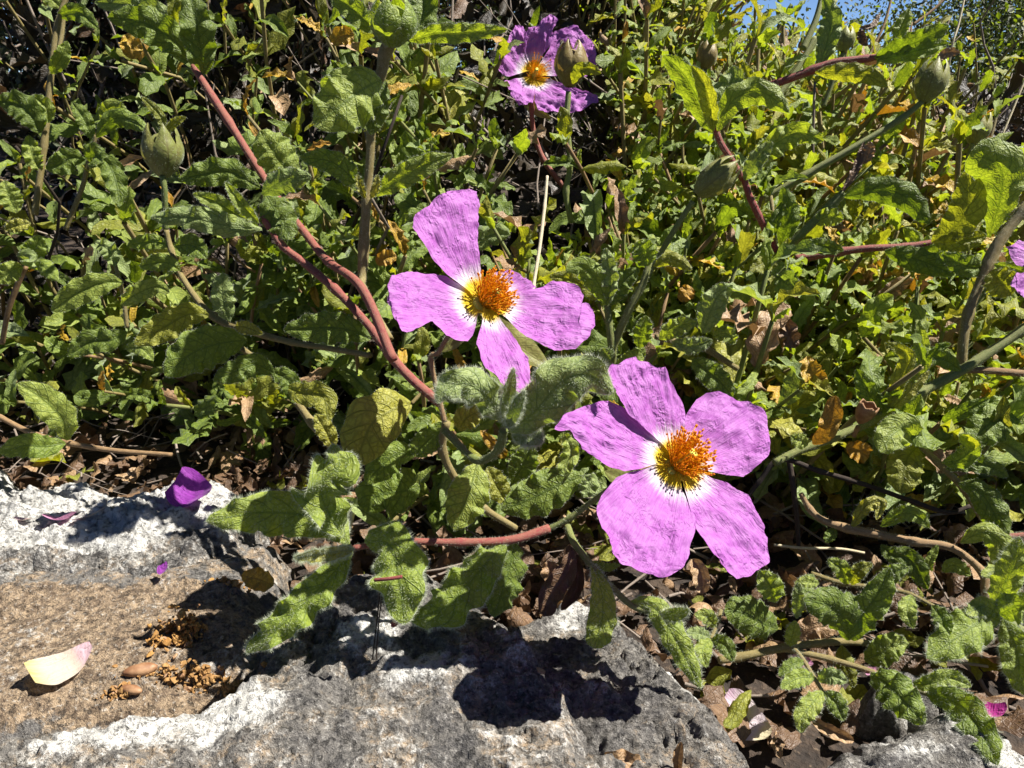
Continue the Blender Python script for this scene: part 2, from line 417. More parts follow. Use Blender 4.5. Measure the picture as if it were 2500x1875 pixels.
def hero_leaf(th, pts, hw, mat='green', roll=0.0, fold=0.15, wave=0.12, wn=4.0, curl=0.0, shape=0, fuzz=0, hl=0.0009, name='leaf', label=None, parent=None, nu=36, nv=14):
    """pts: (px, py, depth) of the midrib in the photograph, hw: half width in its pixels"""
    mid = [P(*p) for p in pts]
    d = np.mean([p[2] for p in pts])
    seed = int(pts[0][0] * 7 + pts[-1][1] * 13)
    V, q, uv, uv2, N = leaf_shape(mid, hw * 0.94 * d / F, roll, fold, wave * 1.45, wn, curl + 0.12, shape, nu, nv, seed)
    o = th.part(name, V, q, mat=M[mat], uv=uv, uv2=uv2, label=label, parent=parent)
    if fuzz:
        a, ta = hairs_on(V, q, fuzz, hl * 0.7, seed, both=True)
        b, tb = margin_hairs(V, nu, nv, fuzz // 2, hl, seed)
        th.part('hairs', np.vstack([a, b]), None, np.vstack([ta, tb + len(a)]), mat=M['hair'], parent=o, kind='stuff', smooth=False)
    return o

def hero_stem(th, pts, rpx, mat='green_stem', fuzz=0, name='stem', label=None, parent=None, nodes=()):
    pts3 = np.array([P(*p) for p in pts]); n = max(16, 9 * len(pts))
    c = spline(pts3, n)
    dd = spline(np.array([[p[2], 0, 0] for p in pts]), n)[:, 0]
    rp = np.interp(np.linspace(0, 1, n), np.linspace(0, 1, len(rpx)), np.array(rpx) * 0.86) if not np.isscalar(rpx) else np.full(n, float(rpx))
    R = rp * dd / F
    R = R * (1 + 0.04 * perlin(np.stack([np.arange(n) * 0.7, np.full(n, pts[0][0] * .013), np.zeros(n)], 1)))
    sl = np.concatenate([[0], np.cumsum(np.linalg.norm(np.diff(c, axis=0), axis=1))])
    for i_, pk in enumerate(pts3[1:-1]):
        if i_ % 2 == 0 and len(pts) > 4:
            k0 = np.argmin(np.linalg.norm(c - pk, axis=1))
            R = R * (1 + 0.24 * np.exp(-((sl - sl[k0]) / (1.6 * R[k0])) ** 2))
    V, q, tr, uv = tube(c, R, 10)
    o = th.part(name, V, q, tr, mat=M[mat], uv=uv, label=label, parent=parent)
    if fuzz:
        a, ta = hairs_on(V, q, int(fuzz * 2.6), 0.0008, int(pts[0][0]), width=4.5e-5)
        th.part('hairs', a, None, ta, mat=M['hair'], parent=o, kind='stuff', smooth=False)
    return o

def petal(th, center, N, left, right, mat, cup=14.0, amp=1.0, lift=0.0, nu=46, nv=34, seed=0, name='petal', label=None):
    """left/right: outline in photograph pixels from the base to the tip, laid on a plane tilted about the flower's axis"""
    left = relen(left, nu); right = relen(right, nu)
    ku = np.linspace(0, 1, nu)
    for e_, sg in ((left, 1.3), (right, 7.7)):
        j_ = np.stack([perlin(np.stack([ku * 9 + sg, np.full(nu, seed + sg), np.full(nu, a_)], 1)) + 0.7 * perlin(np.stack([ku * 25 + sg, np.full(nu, seed + sg), np.full(nu, a_)], 1)) for a_ in (0.3, 5.3)], 1)
        e_ += j_ * (4.5 * np.clip((ku - 0.3) * 3, 0, 1) * (1 - np.clip((ku - 0.97) * 33, 0, 1)))[:, None]
    v = np.linspace(0, 1, nv); u = np.linspace(0, 1, nu)
    px = left[:, None, :] * (1 - v)[None, :, None] + right[:, None, :] * v[None, :, None]
    px = px.reshape(-1, 2)
    D = np.array([ray(*p) for p in px])
    tipdir_px = 0.5 * (left[nu // 2] + right[nu // 2])
    rr = ray(*tipdir_px)
    hit = CAM + rr * (((center - CAM) @ N) / (rr @ N))
    dirn = nrm(hit - center)
    a = math.radians(cup)
    Np = nrm(N * math.cos(a) - dirn * math.sin(a))
    C = center + N * lift
    V = CAM + D * (((C - CAM) @ Np) / (D @ Np))[:, None]
    acr = np.cross(Np, dirn)
    x = (V - C) @ dirn; y = (V - C) @ acr
    rad = np.hypot(x, y)
    uu, vv = np.meshgrid(u, v, indexing='ij'); uu = uu.ravel(); vv = vv.ravel()
    q3 = np.stack([x, y, np.full_like(x, seed * 3.7)], 1)
    wob = fbm(q3 * np.array([90, 150, 1]) + seed, 2)
    wr = fbm(q3 * np.array([190, 420, 1]) + 3 * seed, 3, 0.55, True)
    kf = np.clip(rad / 0.02, 0, 1)
    hgt = amp * (0.0021 * wob * kf + 0.0010 * wr * kf * kf)
    # a shallow channel along the middle, edges rolled a little back
    e = np.abs(vv - 0.5) * 2
    hgt = hgt + 0.0012 * e ** 2 * np.clip(1 - uu * 1.3, 0, 1) - 0.0015 * amp * np.clip((uu - 0.75) * 4, 0, 1) ** 2 * (0.5 + wob)
    V = V + Np * hgt[:, None]
    uv = np.stack([rad * 100, np.arctan2(y, x) * 0.8 + y * 45], 1)
    return th.part(name, V, grid_faces(nu, nv), mat=M[mat], uv=uv, label=label)

def ellipsoid(c, rx, ry, rz, nu=8, nv=6):
    th = np.linspace(0, 2 * np.pi, nu, endpoint=False); ph = np.linspace(0.02, np.pi - 0.02, nv)
    V = np.stack([np.outer(np.sin(ph), np.cos(th)) * rx, np.outer(np.sin(ph), np.sin(th)) * ry, np.outer(np.cos(ph), np.ones(nu)) * rz], -1).reshape(-1, 3) + c
    return V, grid_faces(nv, nu, True)

# a stamen: curved filament and a two-lobed anther, five shapes shared by all stamens
STAMENS = []
for k in range(6):
    r = np.random.default_rng(60 + k)
    L = 0.0076 * r.uniform(0.72, 1.15); bx, by = r.normal(0, 0.0008, 2)
    t = np.linspace(0, 1, 7)
    c = np.stack([bx * t ** 2, by * t ** 2, L * t], 1)
    V, q, tr, uv = tube(c, np.linspace(0.00014, 0.00010, 7), 5)
    e1, f1 = ellipsoid(c[-1] + [0.00014, 0, 0.0001], 0.00017, 0.00018, 0.00042, 7, 5)
    e2, f2 = ellipsoid(c[-1] - [0.00014, 0, -0.0001], 0.00017, 0.00018, 0.00042, 7, 5)
    n0 = len(V); VV = np.vstack([V, e1, e2]); QQ = np.vstack([q, f1 + n0, f2 + n0 + len(e1)])
    mi = np.concatenate([np.zeros(len(q)), np.ones(len(f1) + len(f2)), np.zeros(len(tr))])
    STAMENS.append(mk_mesh("stamen", VV, QQ, tr, [M['filament'], M['anther']], midx=mi))

def flower_heart(th, C, N, n=110, size=1.0, seed=0, spread=52):
    r = np.random.default_rng(seed)
    N = nrm(N); a = nrm(np.cross(N, [0.3, 0.1, 0.9])); b = np.cross(N, a)
    for i in range(n):
        f = math.sqrt((i + 0.5) / n); phi = i * 2.39996 + r.normal(0, 0.2)
        ang = math.radians(spread) * f + r.normal(0, 0.06)
        rd = a * math.cos(phi) + b * math.sin(phi)
        d = nrm(N * math.cos(ang) + rd * math.sin(ang))
        base = C + rd * 0.0019 * f * size + N * 0.0004
        o = ob("stamen", STAMENS[i % 6], th.o)
        qt = Vector((0, 0, 1)).rotation_difference(Vector(d)) @ Quaternion((0, 0, 1), r.uniform(0, 6.28))
        s = size * r.uniform(0.85, 1.1) * np.clip(0.86 + 0.5 * (d - N) @ nrm(RT * 0.5 + UP * 0.75), 0.62, 1.22)
        o.matrix_local = Matrix.Translation(Vector(base - th.loc)) @ qt.to_matrix().to_4x4() @ Matrix.Scale(s, 4)
    e, q = ellipsoid(np.zeros(3), 0.0032 * size, 0.0032 * size, 0.0012 * size, 14, 8)
    e = C - N * 0.0007 + np.outer(e[:, 0], a) + np.outer(e[:, 1], b) + np.outer(e[:, 2], N)
    th.part('receptacle', e, q, mat=M['pistil'])
    V, q, tr, uv = tube([C, C + N * 0.002 * size, C + N * 0.0048 * size, C + N * 0.0058 * size], np.array([0.0016, 0.0017, 0.0006, 0.0011]) * size, 10)
    th.part('pistil', V, q, tr, mat=M['pistil'], uv=uv)

def camdir(x, y, z):
    """a direction given as right, up, towards the camera"""
    return nrm(RT * x + UP * y - FW * z)

# ------------------------------------------------------------------ ground
def ground():
    g = np.concatenate([np.linspace(-0.45, 0.55, 150)])
    far = lambda a: np.sign(a) * np.geomspace(1, 400, 40)
    xs = np.concatenate([-0.7 - np.geomspace(0.01, 200, 26)[::-1], np.linspace(-0.7, 0.9, 170), 0.9 + np.geomspace(0.01, 200, 26)])
    ys = np.concatenate([-0.2 - np.geomspace(0.01, 100, 20)[::-1], np.linspace(-0.2, 1.2, 150), 1.2 + np.geomspace(0.01, 300, 30)])
    X, Y = np.meshgrid(xs, ys, indexing='ij')
    p = np.stack([X.ravel(), Y.ravel(), np.zeros(X.size)], 1)
    near = np.clip(1.5 - np.hypot(p[:, 0], p[:, 1]), 0, 1)
    z = -0.006 + near * (0.006 * fbm(p * 18, 3) + 0.0025 * fbm(p * 70, 2)) + 0.05 * fbm(p * 1.3, 2) * (1 - near)
    p[:, 2] = z
    m = NT("soil")
    co = m.n("TexCoord").outputs["Object"]
    a = m.noise(co, 120.0, 5.0, 0.65); b = m.noise(co, 500.0, 3.0)
    c = m.mix(m.ramp(a, 0.35, 0.65), (0.016, 0.011, 0.008), (0.055, 0.036, 0.023))
    c = m.mix(m.ramp(b, 0.6, 0.75), c, (0.14, 0.10, 0.065))
    bp = m.n("Bump", {"Strength": 1.0, "Distance": 0.003, "Height": m.math('ADD', a, m.math('MULTIPLY', b, 0.4))}).outputs[0]
    mt = m.finish(m.n("BsdfPrincipled", {"Base Color": c, "Roughness": 0.95, "Normal": bp}).outputs[0])
    ob("ground", mk_mesh("ground", p, grid_faces(len(xs), len(ys))[:, ::-1], mats=[mt]), kind='structure')
ground()

# ------------------------------------------------------------------ rocks
def rock_mat(name, white_amt, brown_amt, dark, seed):
    m = NT(name)
    co = m.map(m.n("TexCoord").outputs["Object"], loc=(seed, seed * 0.37, 0))
    wa = m.n("Attribute", attribute_name="white").outputs["Fac"]
    ba = m.n("Attribute", attribute_name="brown").outputs["Fac"]
    cv = m.n("Attribute", attribute_name="cavity").outputs["Fac"]
    n1 = m.noise(co, 60.0, 6.0, 0.7); n2 = m.noise(co, 230.0, 6.0, 0.75); n3 = m.noise(co, 800.0, 4.0, 0.75)
    n4 = m.noise(m.map(co, loc=(3, 7, 1)), 300.0, 6.0, 0.78)
    n5 = m.noise(m.map(co, loc=(5, 1, 8)), 1500.0, 3.0, 0.7)
    spk = m.math('ADD', m.math('MULTIPLY', n2, 0.5), m.math('MULTIPLY', n3, 0.5))
    base = m.mix(m.ramp(spk, 0.38, 0.64), (0.060 * dark, 0.057 * dark, 0.056 * dark), (0.23, 0.215, 0.195))
    base = m.mix(m.ramp(n1, 0.40, 0.62, 0, 0.65), base, (0.27, 0.245, 0.205))
    base = m.mix(m.ramp(n3, 0.56, 0.70, 0, 0.6), base, (0.46, 0.45, 0.42))
    base = m.mix(m.ramp(n5, 0.54, 0.68, 0, 0.5), base, (0.020, 0.018, 0.017))
    br = m.mix(m.ramp(n4, 0.38, 0.62), (0.13, 0.085, 0.05), (0.44, 0.32, 0.20))
    br = m.mix(m.ramp(n3, 0.57, 0.66, 0, 0.8), br, (0.52, 0.47, 0.40))
    br = m.mix(m.ramp(n5, 0.54, 0.68, 0, 0.7), br, (0.04, 0.028, 0.02))
    bm = m.ramp(m.math('ADD', m.math('ADD', m.math('MULTIPLY', n1, 0.9), m.math('MULTIPLY', n4, 0.6)), m.math('MULTIPLY', ba, 0.40)), 0.92 - brown_amt, 1.10 - brown_amt)
    c = m.mix(m.math('MULTIPLY', bm, 0.85), base, br)
    wmix = m.math('ADD', m.math('ADD', m.math('MULTIPLY', n1, 0.8), m.math('MULTIPLY', spk, 0.9)), m.math('MULTIPLY_ADD', cv, 0.16, m.math('MULTIPLY', wa, 0.37)))
    wm = m.ramp(wmix, 1.06 - white_amt, 1.30 - white_amt, 0, 0.92)
    wc = m.mix(m.ramp(n2, 0.36, 0.62), (0.44, 0.43, 0.40), (0.74, 0.725, 0.68))
    c = m.mix(wm, c, wc)
    pits = m.ramp(m.noise(m.map(co, loc=(9, 2, 4)), 520.0, 5.0, 0.7), 0.34, 0.46)
    c = m.mix(pits, m.mix(0.6, c, (0.03, 0.028, 0.026)), c)
    h = m.math('ADD', m.math('MULTIPLY', n2, 1.2), m.math('ADD', m.math('MULTIPLY', n3, 0.7), m.math('MULTIPLY', pits, 0.5)))
    bp = m.n("Bump", {"Strength": 1.0, "Distance": 0.0024, "Height": h}).outputs[0]
    return m.finish(m.n("BsdfPrincipled", {"Base Color": c, "Roughness": 0.85, "Normal": bp, "Specular IOR Level": 0.3}).outputs[0])

def poly_sd(pts, poly):
    """signed distance to a polygon, positive inside"""
    x, y = pts[:, 0], pts[:, 1]
    d = np.full(len(pts), 1e9); ins = np.zeros(len(pts), bool)
    k = len(poly)
    for i in range(k):
        a = poly[i]; b = poly[(i + 1) % k]; e = b - a
        t = np.clip(((pts - a) @ e) / (e @ e + 1e-12), 0, 1)
        d = np.minimum(d, np.hypot(*(pts - a - t[:, None] * e).T))
        c = ((a[1] > y) != (b[1] > y)) & (x < (b[0] - a[0]) * (y - a[1]) / (b[1] - a[1] + 1e-15) + a[0])
        ins ^= c
    return np.where(ins, d, -d)

ROCKS = []
def rock(label, poly_px, zref, H, edge, mat, seed, step=0.0007, white=(), brown=(), rough=1.0, strata=0.0, tilt=(0, 0)):
    poly = np.array([G(px, py, zref)[:2] for px, py in poly_px])
    lo = poly.min(0) - 0.006; hi = poly.max(0) + 0.006
    nx = int((hi[0] - lo[0]) / step); ny = int((hi[1] - lo[1]) / step)
    X, Y = np.meshgrid(np.linspace(lo[0], hi[0], nx), np.linspace(lo[1], hi[1], ny), indexing='ij')
    xy = np.stack([X.ravel(), Y.ravel()], 1)
    p3 = np.stack([xy[:, 0], xy[:, 1], np.full(len(xy), seed * 0.7)], 1)
    sd = poly_sd(xy, poly) + 0.006 * fbm(p3 * 55, 4) + 0.0022 * fbm(p3 * 240, 3)
    prof = np.sqrt(np.clip(1 - (1 - np.clip(sd / edge, 0, 1)) ** 2, 0, 1))
    n_big = fbm(p3 * 22, 3); n_mid = fbm(p3 * np.array([55, 75, 1]) + 5, 4, 0.55, True)
    n_fin = fbm(p3 * 260 + 9, 3, 0.6)
    n_vf = fbm(p3 * 620 + 2, 2, 0.6)
    crag = fbm(p3 * np.array([80, 105, 1]) + 13, 4, 0.6)
    step_ = np.floor(crag * 5 + 0.5 * n_big * 4) / 5
    z = H * prof + prof * rough * (0.0080 * n_big + 0.0032 * n_mid + 0.0038 * (0.6 * crag + 0.4 * step_) + 0.0016 * n_fin + 0.0008 * n_vf)
    cr = np.abs(perlin(p3 * np.array([38, 50, 1]) + 0.8 * fbm(p3 * 90, 2)[:, None] + 41))
    z = z - prof * rough * 0.0035 * np.exp(-(cr / 0.035) ** 2) * np.clip(0.5 + 1.5 * fbm(p3 * 14 + 3, 2), 0, 1)
    if strata:
        w = fbm(p3 * np.array([25, 60, 1]) + 31, 3)
        s = (xy[:, 1] * 0.9 + xy[:, 0] * 0.15 + 0.006 * w) / 0.011
        saw = s - np.floor(s)
        z = z + strata * prof * (np.minimum(saw * 1.2, (1 - saw) * 6) - 0.5) * 0.0045
    z = z + tilt[0] * (xy[:, 0] - poly[:, 0].mean()) * prof + tilt[1] * (xy[:, 1] - poly[:, 1].mean()) * prof
    z = zref - H + z
    z = np.where(sd < 0, zref - H - np.clip(-sd * 6, 0, 0.03), z)
    wv = np.zeros(len(xy)); bv = np.zeros(len(xy))
    for arr, polys in ((wv, white), (bv, brown)):
        for pl in polys:
            pw = np.array([G(px, py, zref)[:2] for px, py in pl])
            s = poly_sd(xy, pw) + 0.005 * fbm(p3 * 80 + 3, 4, 0.6)
            np.maximum(arr, np.clip(s / 0.006 + 0.5, 0, 1), out=arr)
    cav = np.clip(n_mid * 0.7 + n_fin * 0.6, -1, 1)
    V = np.stack([xy[:, 0], xy[:, 1], z], 1)
    q = grid_faces(nx, ny)[:, ::-1]
    keep = (sd[q] > -0.004).any(1)
    q = q[keep]; used = np.unique(q); remap = np.full(len(V), -1); remap[used] = np.arange(len(used))
    V = V[used]; q = remap[q]
    c0 = np.array([*poly.mean(0), -0.03])
    o = ob("rock", mk_mesh("rock", V - c0, q, mats=[mat], attrs={"white": wv[used], "brown": bv[used], "cavity": cav[used]}))
    o.location = c0
    tag(o, label, "rock", "rocks along the front edge")
    ROCKS.append((xy.reshape(nx, ny, 2), z.reshape(nx, ny), sd.reshape(nx, ny)))
    return o

def rock_z(x, y):
    """height of the surface at a point: rocks or the soil"""
    best = -0.004
    for xy, z, sd in ROCKS:
        nx, ny = z.shape
        i = int(round((x - xy[0, 0, 0]) / (xy[-1, 0, 0] - xy[0, 0, 0]) * (nx - 1))); j = int(round((y - xy[0, 0, 1]) / (xy[0, -1, 1] - xy[0, 0, 1]) * (ny - 1)))
        if 0 <= i < nx and 0 <= j < ny and sd[i, j] > 0: best = max(best, z[i, j])
    return best

def on_rock(px, py, z0=0.012):
    """the point of the rock or soil surface seen at a photograph pixel"""
    z = z0
    for _ in range(6):
        p = G(px, py, z); z = 0.5 * z + 0.5 * rock_z(p[0], p[1])
    p = G(px, py, z); p[2] = rock_z(p[0], p[1])
    return p

ROCK_DATA = [
    ("bright white lichen-crusted rock at the left edge above the brown slab",
     [(-420, 1110), (-100, 1095), (0, 1110), (60, 1160), (130, 1165), (250, 1150), (330, 1185), (430, 1170), (560, 1155), (630, 1180), (650, 1240), (590, 1310), (520, 1400), (330, 1450), (150, 1450), (0, 1450), (-420, 1480)],
     0.018, 0.020, 0.016, (0.21, 0.20, 1.0, 1.0), 1, dict(strata=0.7, white=[[(-420, 1080), (280, 1140), (560, 1180), (560, 1260), (330, 1340), (-420, 1360)]])),
    ("brown weathered slab with the orange stamen clumps lying on it",
     [(-420, 1300), (-100, 1310), (150, 1320), (330, 1330), (430, 1330), (520, 1260), (600, 1230), (680, 1290), (710, 1400), (710, 1540), (670, 1630), (610, 1690), (500, 1740), (300, 1800), (100, 1850), (-100, 1880), (-420, 1900)],
     0.0165, 0.022, 0.022, (0.10, 0.22, 1.5, 2.0), 2, dict(rough=0.55, brown=[[(-420, 1450), (560, 1430), (560, 1700), (-420, 1800)]])),
    ("grey front rock with a large white crust patch in the bottom left corner",
     [(-300, 1800), (0, 1765), (150, 1730), (280, 1705), (420, 1680), (520, 1650), (570, 1600), (600, 1520), (680, 1440), (780, 1400), (870, 1370), (980, 1365), (1080, 1380), (1200, 1440), (1330, 1560), (1450, 1680), (1500, 1780), (1560, 1900), (1600, 2100), (1600, 2250), (-300, 2250)],
     0.022, 0.026, 0.014, (0.13, 0.17, 1.2, 3.0), 3, dict(rough=0.95, white=[[(330, 1730), (450, 1690), (580, 1670), (690, 1720), (660, 1760), (560, 1790), (520, 1840), (430, 1800), (330, 1830), (120, 1840), (60, 1860), (150, 1800)], [(930, 1600), (1080, 1610), (1080, 1660), (960, 1680)], [(830, 1520), (980, 1500), (960, 1570), (840, 1580)]])),
    ("grey pitted rock with its rounded top below the two lower petals",
     [(1080, 1420), (1180, 1470), (1260, 1450), (1330, 1420), (1420, 1410), (1500, 1420), (1570, 1490), (1640, 1560), (1710, 1620), (1790, 1690), (1860, 1760), (1880, 1830), (1860, 1960), (1740, 2150), (1400, 2150), (1350, 1950), (1300, 1820), (1200, 1680), (1120, 1560)],
     0.018, 0.026, 0.016, (0.09, 0.15, 0.9, 4.0), 4, dict(rough=1.15, white=[[(1640, 1570), (1720, 1640), (1690, 1680), (1620, 1620)], [(1350, 1450), (1470, 1440), (1440, 1500), (1360, 1520)]])),
    ("blue grey rock with white streaks in the bottom right corner",
     [(1910, 1850), (1970, 1790), (2080, 1750), (2180, 1730), (2230, 1690), (2300, 1690), (2400, 1730), (2480, 1770), (2600, 1830), (2800, 1900), (2800, 2200), (1950, 2200), (1920, 1960)],
     0.012, 0.024, 0.015, (0.15, 0.05, 1.3, 5.0), 5, dict(rough=1.1, white=[[(2170, 1790), (2290, 1830), (2300, 1880), (2200, 1860)], [(2300, 1700), (2430, 1750), (2400, 1800), (2330, 1780)], [(2450, 1800), (2600, 1850), (2600, 1950), (2430, 1880)]])),
    ("small grey rock face half hidden behind the bottom right leaves",
     [(2090, 1640), (2160, 1610), (2230, 1610), (2290, 1640), (2310, 1680), (2200, 1700), (2110, 1690)],
     0.012, 0.02, 0.008, (0.14, 0.05, 1.2, 6.0), 6, dict()),
]
for lab, pl, zr, H, edge, mp, seed, kw in ROCK_DATA:
    rock(lab, pl, zr, H, edge, rock_mat("rock_surface", *mp), seed, **kw)

# ------------------------------------------------------------------ the two near flowers, the far one and the one at the edge
def flower(label, C_px, d, N, heart_N, petals, stalk, size=1.0, n=110, seed=0, mat='pink', sepals=(), amp=1.0, stalk_mat='green_stem', fuzz=0, spread=52):
    C = P(*C_px, d)
    th = Thing("cistus_flower", label, "flower", P(*stalk[-1][:3]), "pink cistus flowers in bloom")
    for i, (lf, rt, cup, lift) in enumerate(petals):
        petal(th, C, nrm(N), lf, rt, mat, cup, amp, lift, seed=seed * 10 + i)
    flower_heart(th, C + nrm(N) * 0.0004, heart_N, n, size, seed, spread)
    hero_stem(th, stalk, (6, 7, 8), stalk_mat, fuzz, name='stalk')
    for s in sepals:
        hero_leaf(th, s[0], s[1], 'calyx', s[2], 0.2, 0.05, 2, name='sepal', shape=0, nu=16, nv=8)
    return th

d1 = 0.212
flower("pink flower on the left of the near pair, one tall petal standing up", (1180, 742), d1, camdir(0.34, 0.50, 0.80), camdir(0.66, 0.46, 0.59),
    [([(1150, 727), (1138, 710), (1085, 673), (1052, 635), (1020, 582), (1007, 557), (1014, 525), (1044, 504), (1060, 484), (1101, 468), (1146, 460)],
      [(1190, 727), (1180, 700), (1172, 675), (1167, 635), (1164, 590), (1166, 529), (1168, 488), (1164, 466), (1146, 460)], 20, 0.0),
     ([(1170, 730), (1142, 710), (1085, 679), (1044, 675), (995, 667), (955, 681), (944, 698), (946, 738)],
      [(1176, 770), (1160, 771), (1158, 795), (1150, 824), (1138, 838), (1109, 836), (1081, 824), (1064, 803), (1054, 785), (1028, 799), (1003, 812), (975, 812), (957, 779), (946, 738)], 8, 0.0003),
     ([(1176, 752), (1174, 795), (1164, 828), (1160, 844), (1170, 864), (1178, 893), (1186, 909), (1203, 909), (1223, 934), (1239, 950), (1268, 966), (1288, 970)],
      [(1205, 752), (1215, 779), (1227, 795), (1247, 816), (1272, 852), (1290, 885), (1294, 942), (1288, 970)], 6, 0.0006),
     ([(1190, 735), (1268, 722), (1321, 706), (1341, 694), (1378, 690), (1410, 708), (1424, 726), (1414, 740), (1435, 742), (1453, 767), (1453, 795)],
      [(1195, 760), (1231, 779), (1256, 803), (1288, 828), (1329, 850), (1370, 858), (1402, 852), (1435, 828), (1453, 795)], 10, 0.0009),
     ([(1180, 725), (1205, 668), (1243, 664), (1272, 674), (1296, 687), (1310, 700)],
      [(1195, 735), (1240, 738), (1280, 720), (1300, 712), (1310, 700)], 16, 0.0)],
    [(1165, 765, 0.216), (1100, 815, 0.224), (1070, 862, 0.226), (1052, 880, 0.228), (1085, 1030, 0.232)], 1.10, 270, 1, fuzz=500, spread=38, stalk_mat='brown_stem',
    sepals=[([(1160, 770, 0.222), (1140, 800, 0.224), (1075, 860, 0.226)], 26, 20), ([(1190, 770, 0.224), (1230, 820, 0.232), (1340, 895, 0.236)], 42, -20)])

d2 = 0.196
flower("largest pink flower, all five petals spread open at lower right", (1648, 1142), d2, camdir(0.32, 0.50, 0.81), camdir(0.54, 0.60, 0.59),
    [([(1640, 1122), (1612, 1083), (1596, 1070), (1557, 1037), (1527, 1010), (1510, 985), (1500, 958), (1483, 925), (1479, 909), (1488, 893), (1512, 891), (1528, 877), (1553, 870)],
      [(1650, 1115), (1668, 1040), (1671, 1011), (1667, 990), (1654, 966), (1630, 925), (1616, 899), (1601, 901), (1577, 885), (1553, 870)], 16, 0.0002),
     ([(1640, 1118), (1618, 1088), (1600, 1073), (1560, 1036), (1524, 1005), (1488, 984), (1471, 980), (1447, 988), (1418, 995), (1390, 1007), (1376, 1015), (1357, 1037), (1355, 1047)],
      [(1630, 1145), (1593, 1137), (1553, 1149), (1520, 1153), (1483, 1141), (1451, 1117), (1422, 1096), (1402, 1072), (1386, 1052), (1370, 1054), (1355, 1047)], 8, 0.0004),
     ([(1640, 1138), (1603, 1137), (1572, 1147), (1536, 1155), (1500, 1170), (1463, 1214), (1453, 1245), (1463, 1281), (1483, 1322), (1496, 1355), (1520, 1379), (1553, 1389), (1585, 1399), (1614, 1408)],
      [(1652, 1150), (1661, 1202), (1688, 1260), (1694, 1285), (1691, 1300), (1679, 1330), (1671, 1363), (1658, 1391), (1638, 1405), (1614, 1408)], 4, 0.0008),
     ([(1645, 1150), (1661, 1176), (1673, 1222), (1690, 1275), (1698, 1302), (1722, 1342), (1750, 1375), (1775, 1403), (1799, 1412), (1828, 1407), (1844, 1393), (1877, 1378), (1882, 1367)],
      [(1662, 1140), (1698, 1149), (1734, 1170), (1771, 1182), (1795, 1202), (1820, 1220), (1844, 1249), (1864, 1281), (1877, 1318), (1875, 1342), (1882, 1367)], 5, 0.0006),
     ([(1655, 1128), (1668, 1050), (1673, 1015), (1683, 999), (1698, 978), (1722, 962), (1750, 958), (1779, 970), (1803, 978), (1828, 982), (1860, 995), (1871, 1015), (1873, 1060)],
      [(1662, 1142), (1694, 1147), (1722, 1153), (1763, 1161), (1816, 1166), (1844, 1141), (1873, 1113), (1879, 1096), (1873, 1060)], 12, 0.0)],
    [(1630, 1140, 0.200), (1540, 1160, 0.212), (1467, 1208, 0.219), (1390, 1265, 0.222), (1330, 1296, 0.223)], 1.16, 290, 2, fuzz=500, spread=40,
    sepals=[([(1630, 1145, 0.206), (1560, 1180, 0.213), (1475, 1150, 0.218)], 34, 15)])

d3 = 0.40
flower("smaller crumpled pink flower at the top behind the brown seed capsule", (1304, 187), d3, camdir(0.12, 0.25, 0.95), camdir(0.2, 0.2, 0.95),
    [([(1296, 180), (1288, 175), (1239, 189), (1215, 175), (1211, 159), (1219, 130), (1235, 102), (1247, 81), (1260, 59)],
      [(1300, 170), (1292, 150), (1288, 118), (1282, 94), (1276, 61), (1260, 59)], 22, 0.0),
     ([(1298, 172), (1276, 114), (1280, 94), (1288, 69), (1317, 57), (1333, 41), (1341, 35)],
      [(1310, 172), (1325, 134), (1341, 114), (1353, 94), (1349, 73), (1363, 55), (1361, 45), (1341, 35)], 26, 0.0004),
     ([(1308, 175), (1341, 122), (1353, 81), (1382, 69), (1406, 67), (1431, 85)],
      [(1312, 188), (1400, 190), (1434, 190), (1459, 162), (1455, 134), (1447, 106), (1431, 85)], 14, 0.0),
     ([(1296, 190), (1231, 199), (1233, 212), (1247, 240), (1268, 258)],
      [(1304, 195), (1306, 225), (1300, 252), (1285, 258), (1268, 258)], 12, 0.0003),
     ([(1302, 195), (1306, 220), (1305, 252), (1313, 279), (1345, 273)],
      [(1312, 190), (1370, 205), (1420, 225), (1459, 235), (1461, 248), (1410, 277), (1345, 273)], 10, 0.0)],
    [(1304, 195, 0.408), (1298, 270, 0.412), (1305, 330, 0.414), (1330, 395, 0.416), (1375, 455, 0.42)], 1.0, 80, 3, amp=1.7, stalk_mat='red_stem', spread=46,
    sepals=[([(1300, 200, 0.412), (1290, 250, 0.414), (1345, 290, 0.416)], 16, 0)])

flower("pink flower cut off by the right edge behind a leaf", (2585, 640), 0.250, camdir(-0.2, 0.35, 0.9), camdir(-0.2, 0.3, 0.93),
    [([(2580, 630), (2540, 600), (2490, 586), (2458, 602)], [(2578, 648), (2530, 668), (2475, 645), (2458, 602)], 12, 0.0),
     ([(2582, 625), (2550, 580), (2545, 530), (2570, 500)], [(2592, 628), (2610, 600), (2610, 540), (2570, 500)], 14, 0.0003),
     ([(2575, 648), (2520, 665), (2480, 668), (2466, 694)], [(2588, 655), (2560, 720), (2500, 728), (2466, 694)], 12, 0.0006),
     ([(2592, 632), (2650, 600), (2700, 610), (2720, 645)], [(2594, 648), (2650, 680), (2700, 680), (2720, 645)], 14, 0.0)],
    [(2588, 645, 0.254), (2595, 720, 0.26), (2600, 800, 0.262)], 1.0, 60, 4)

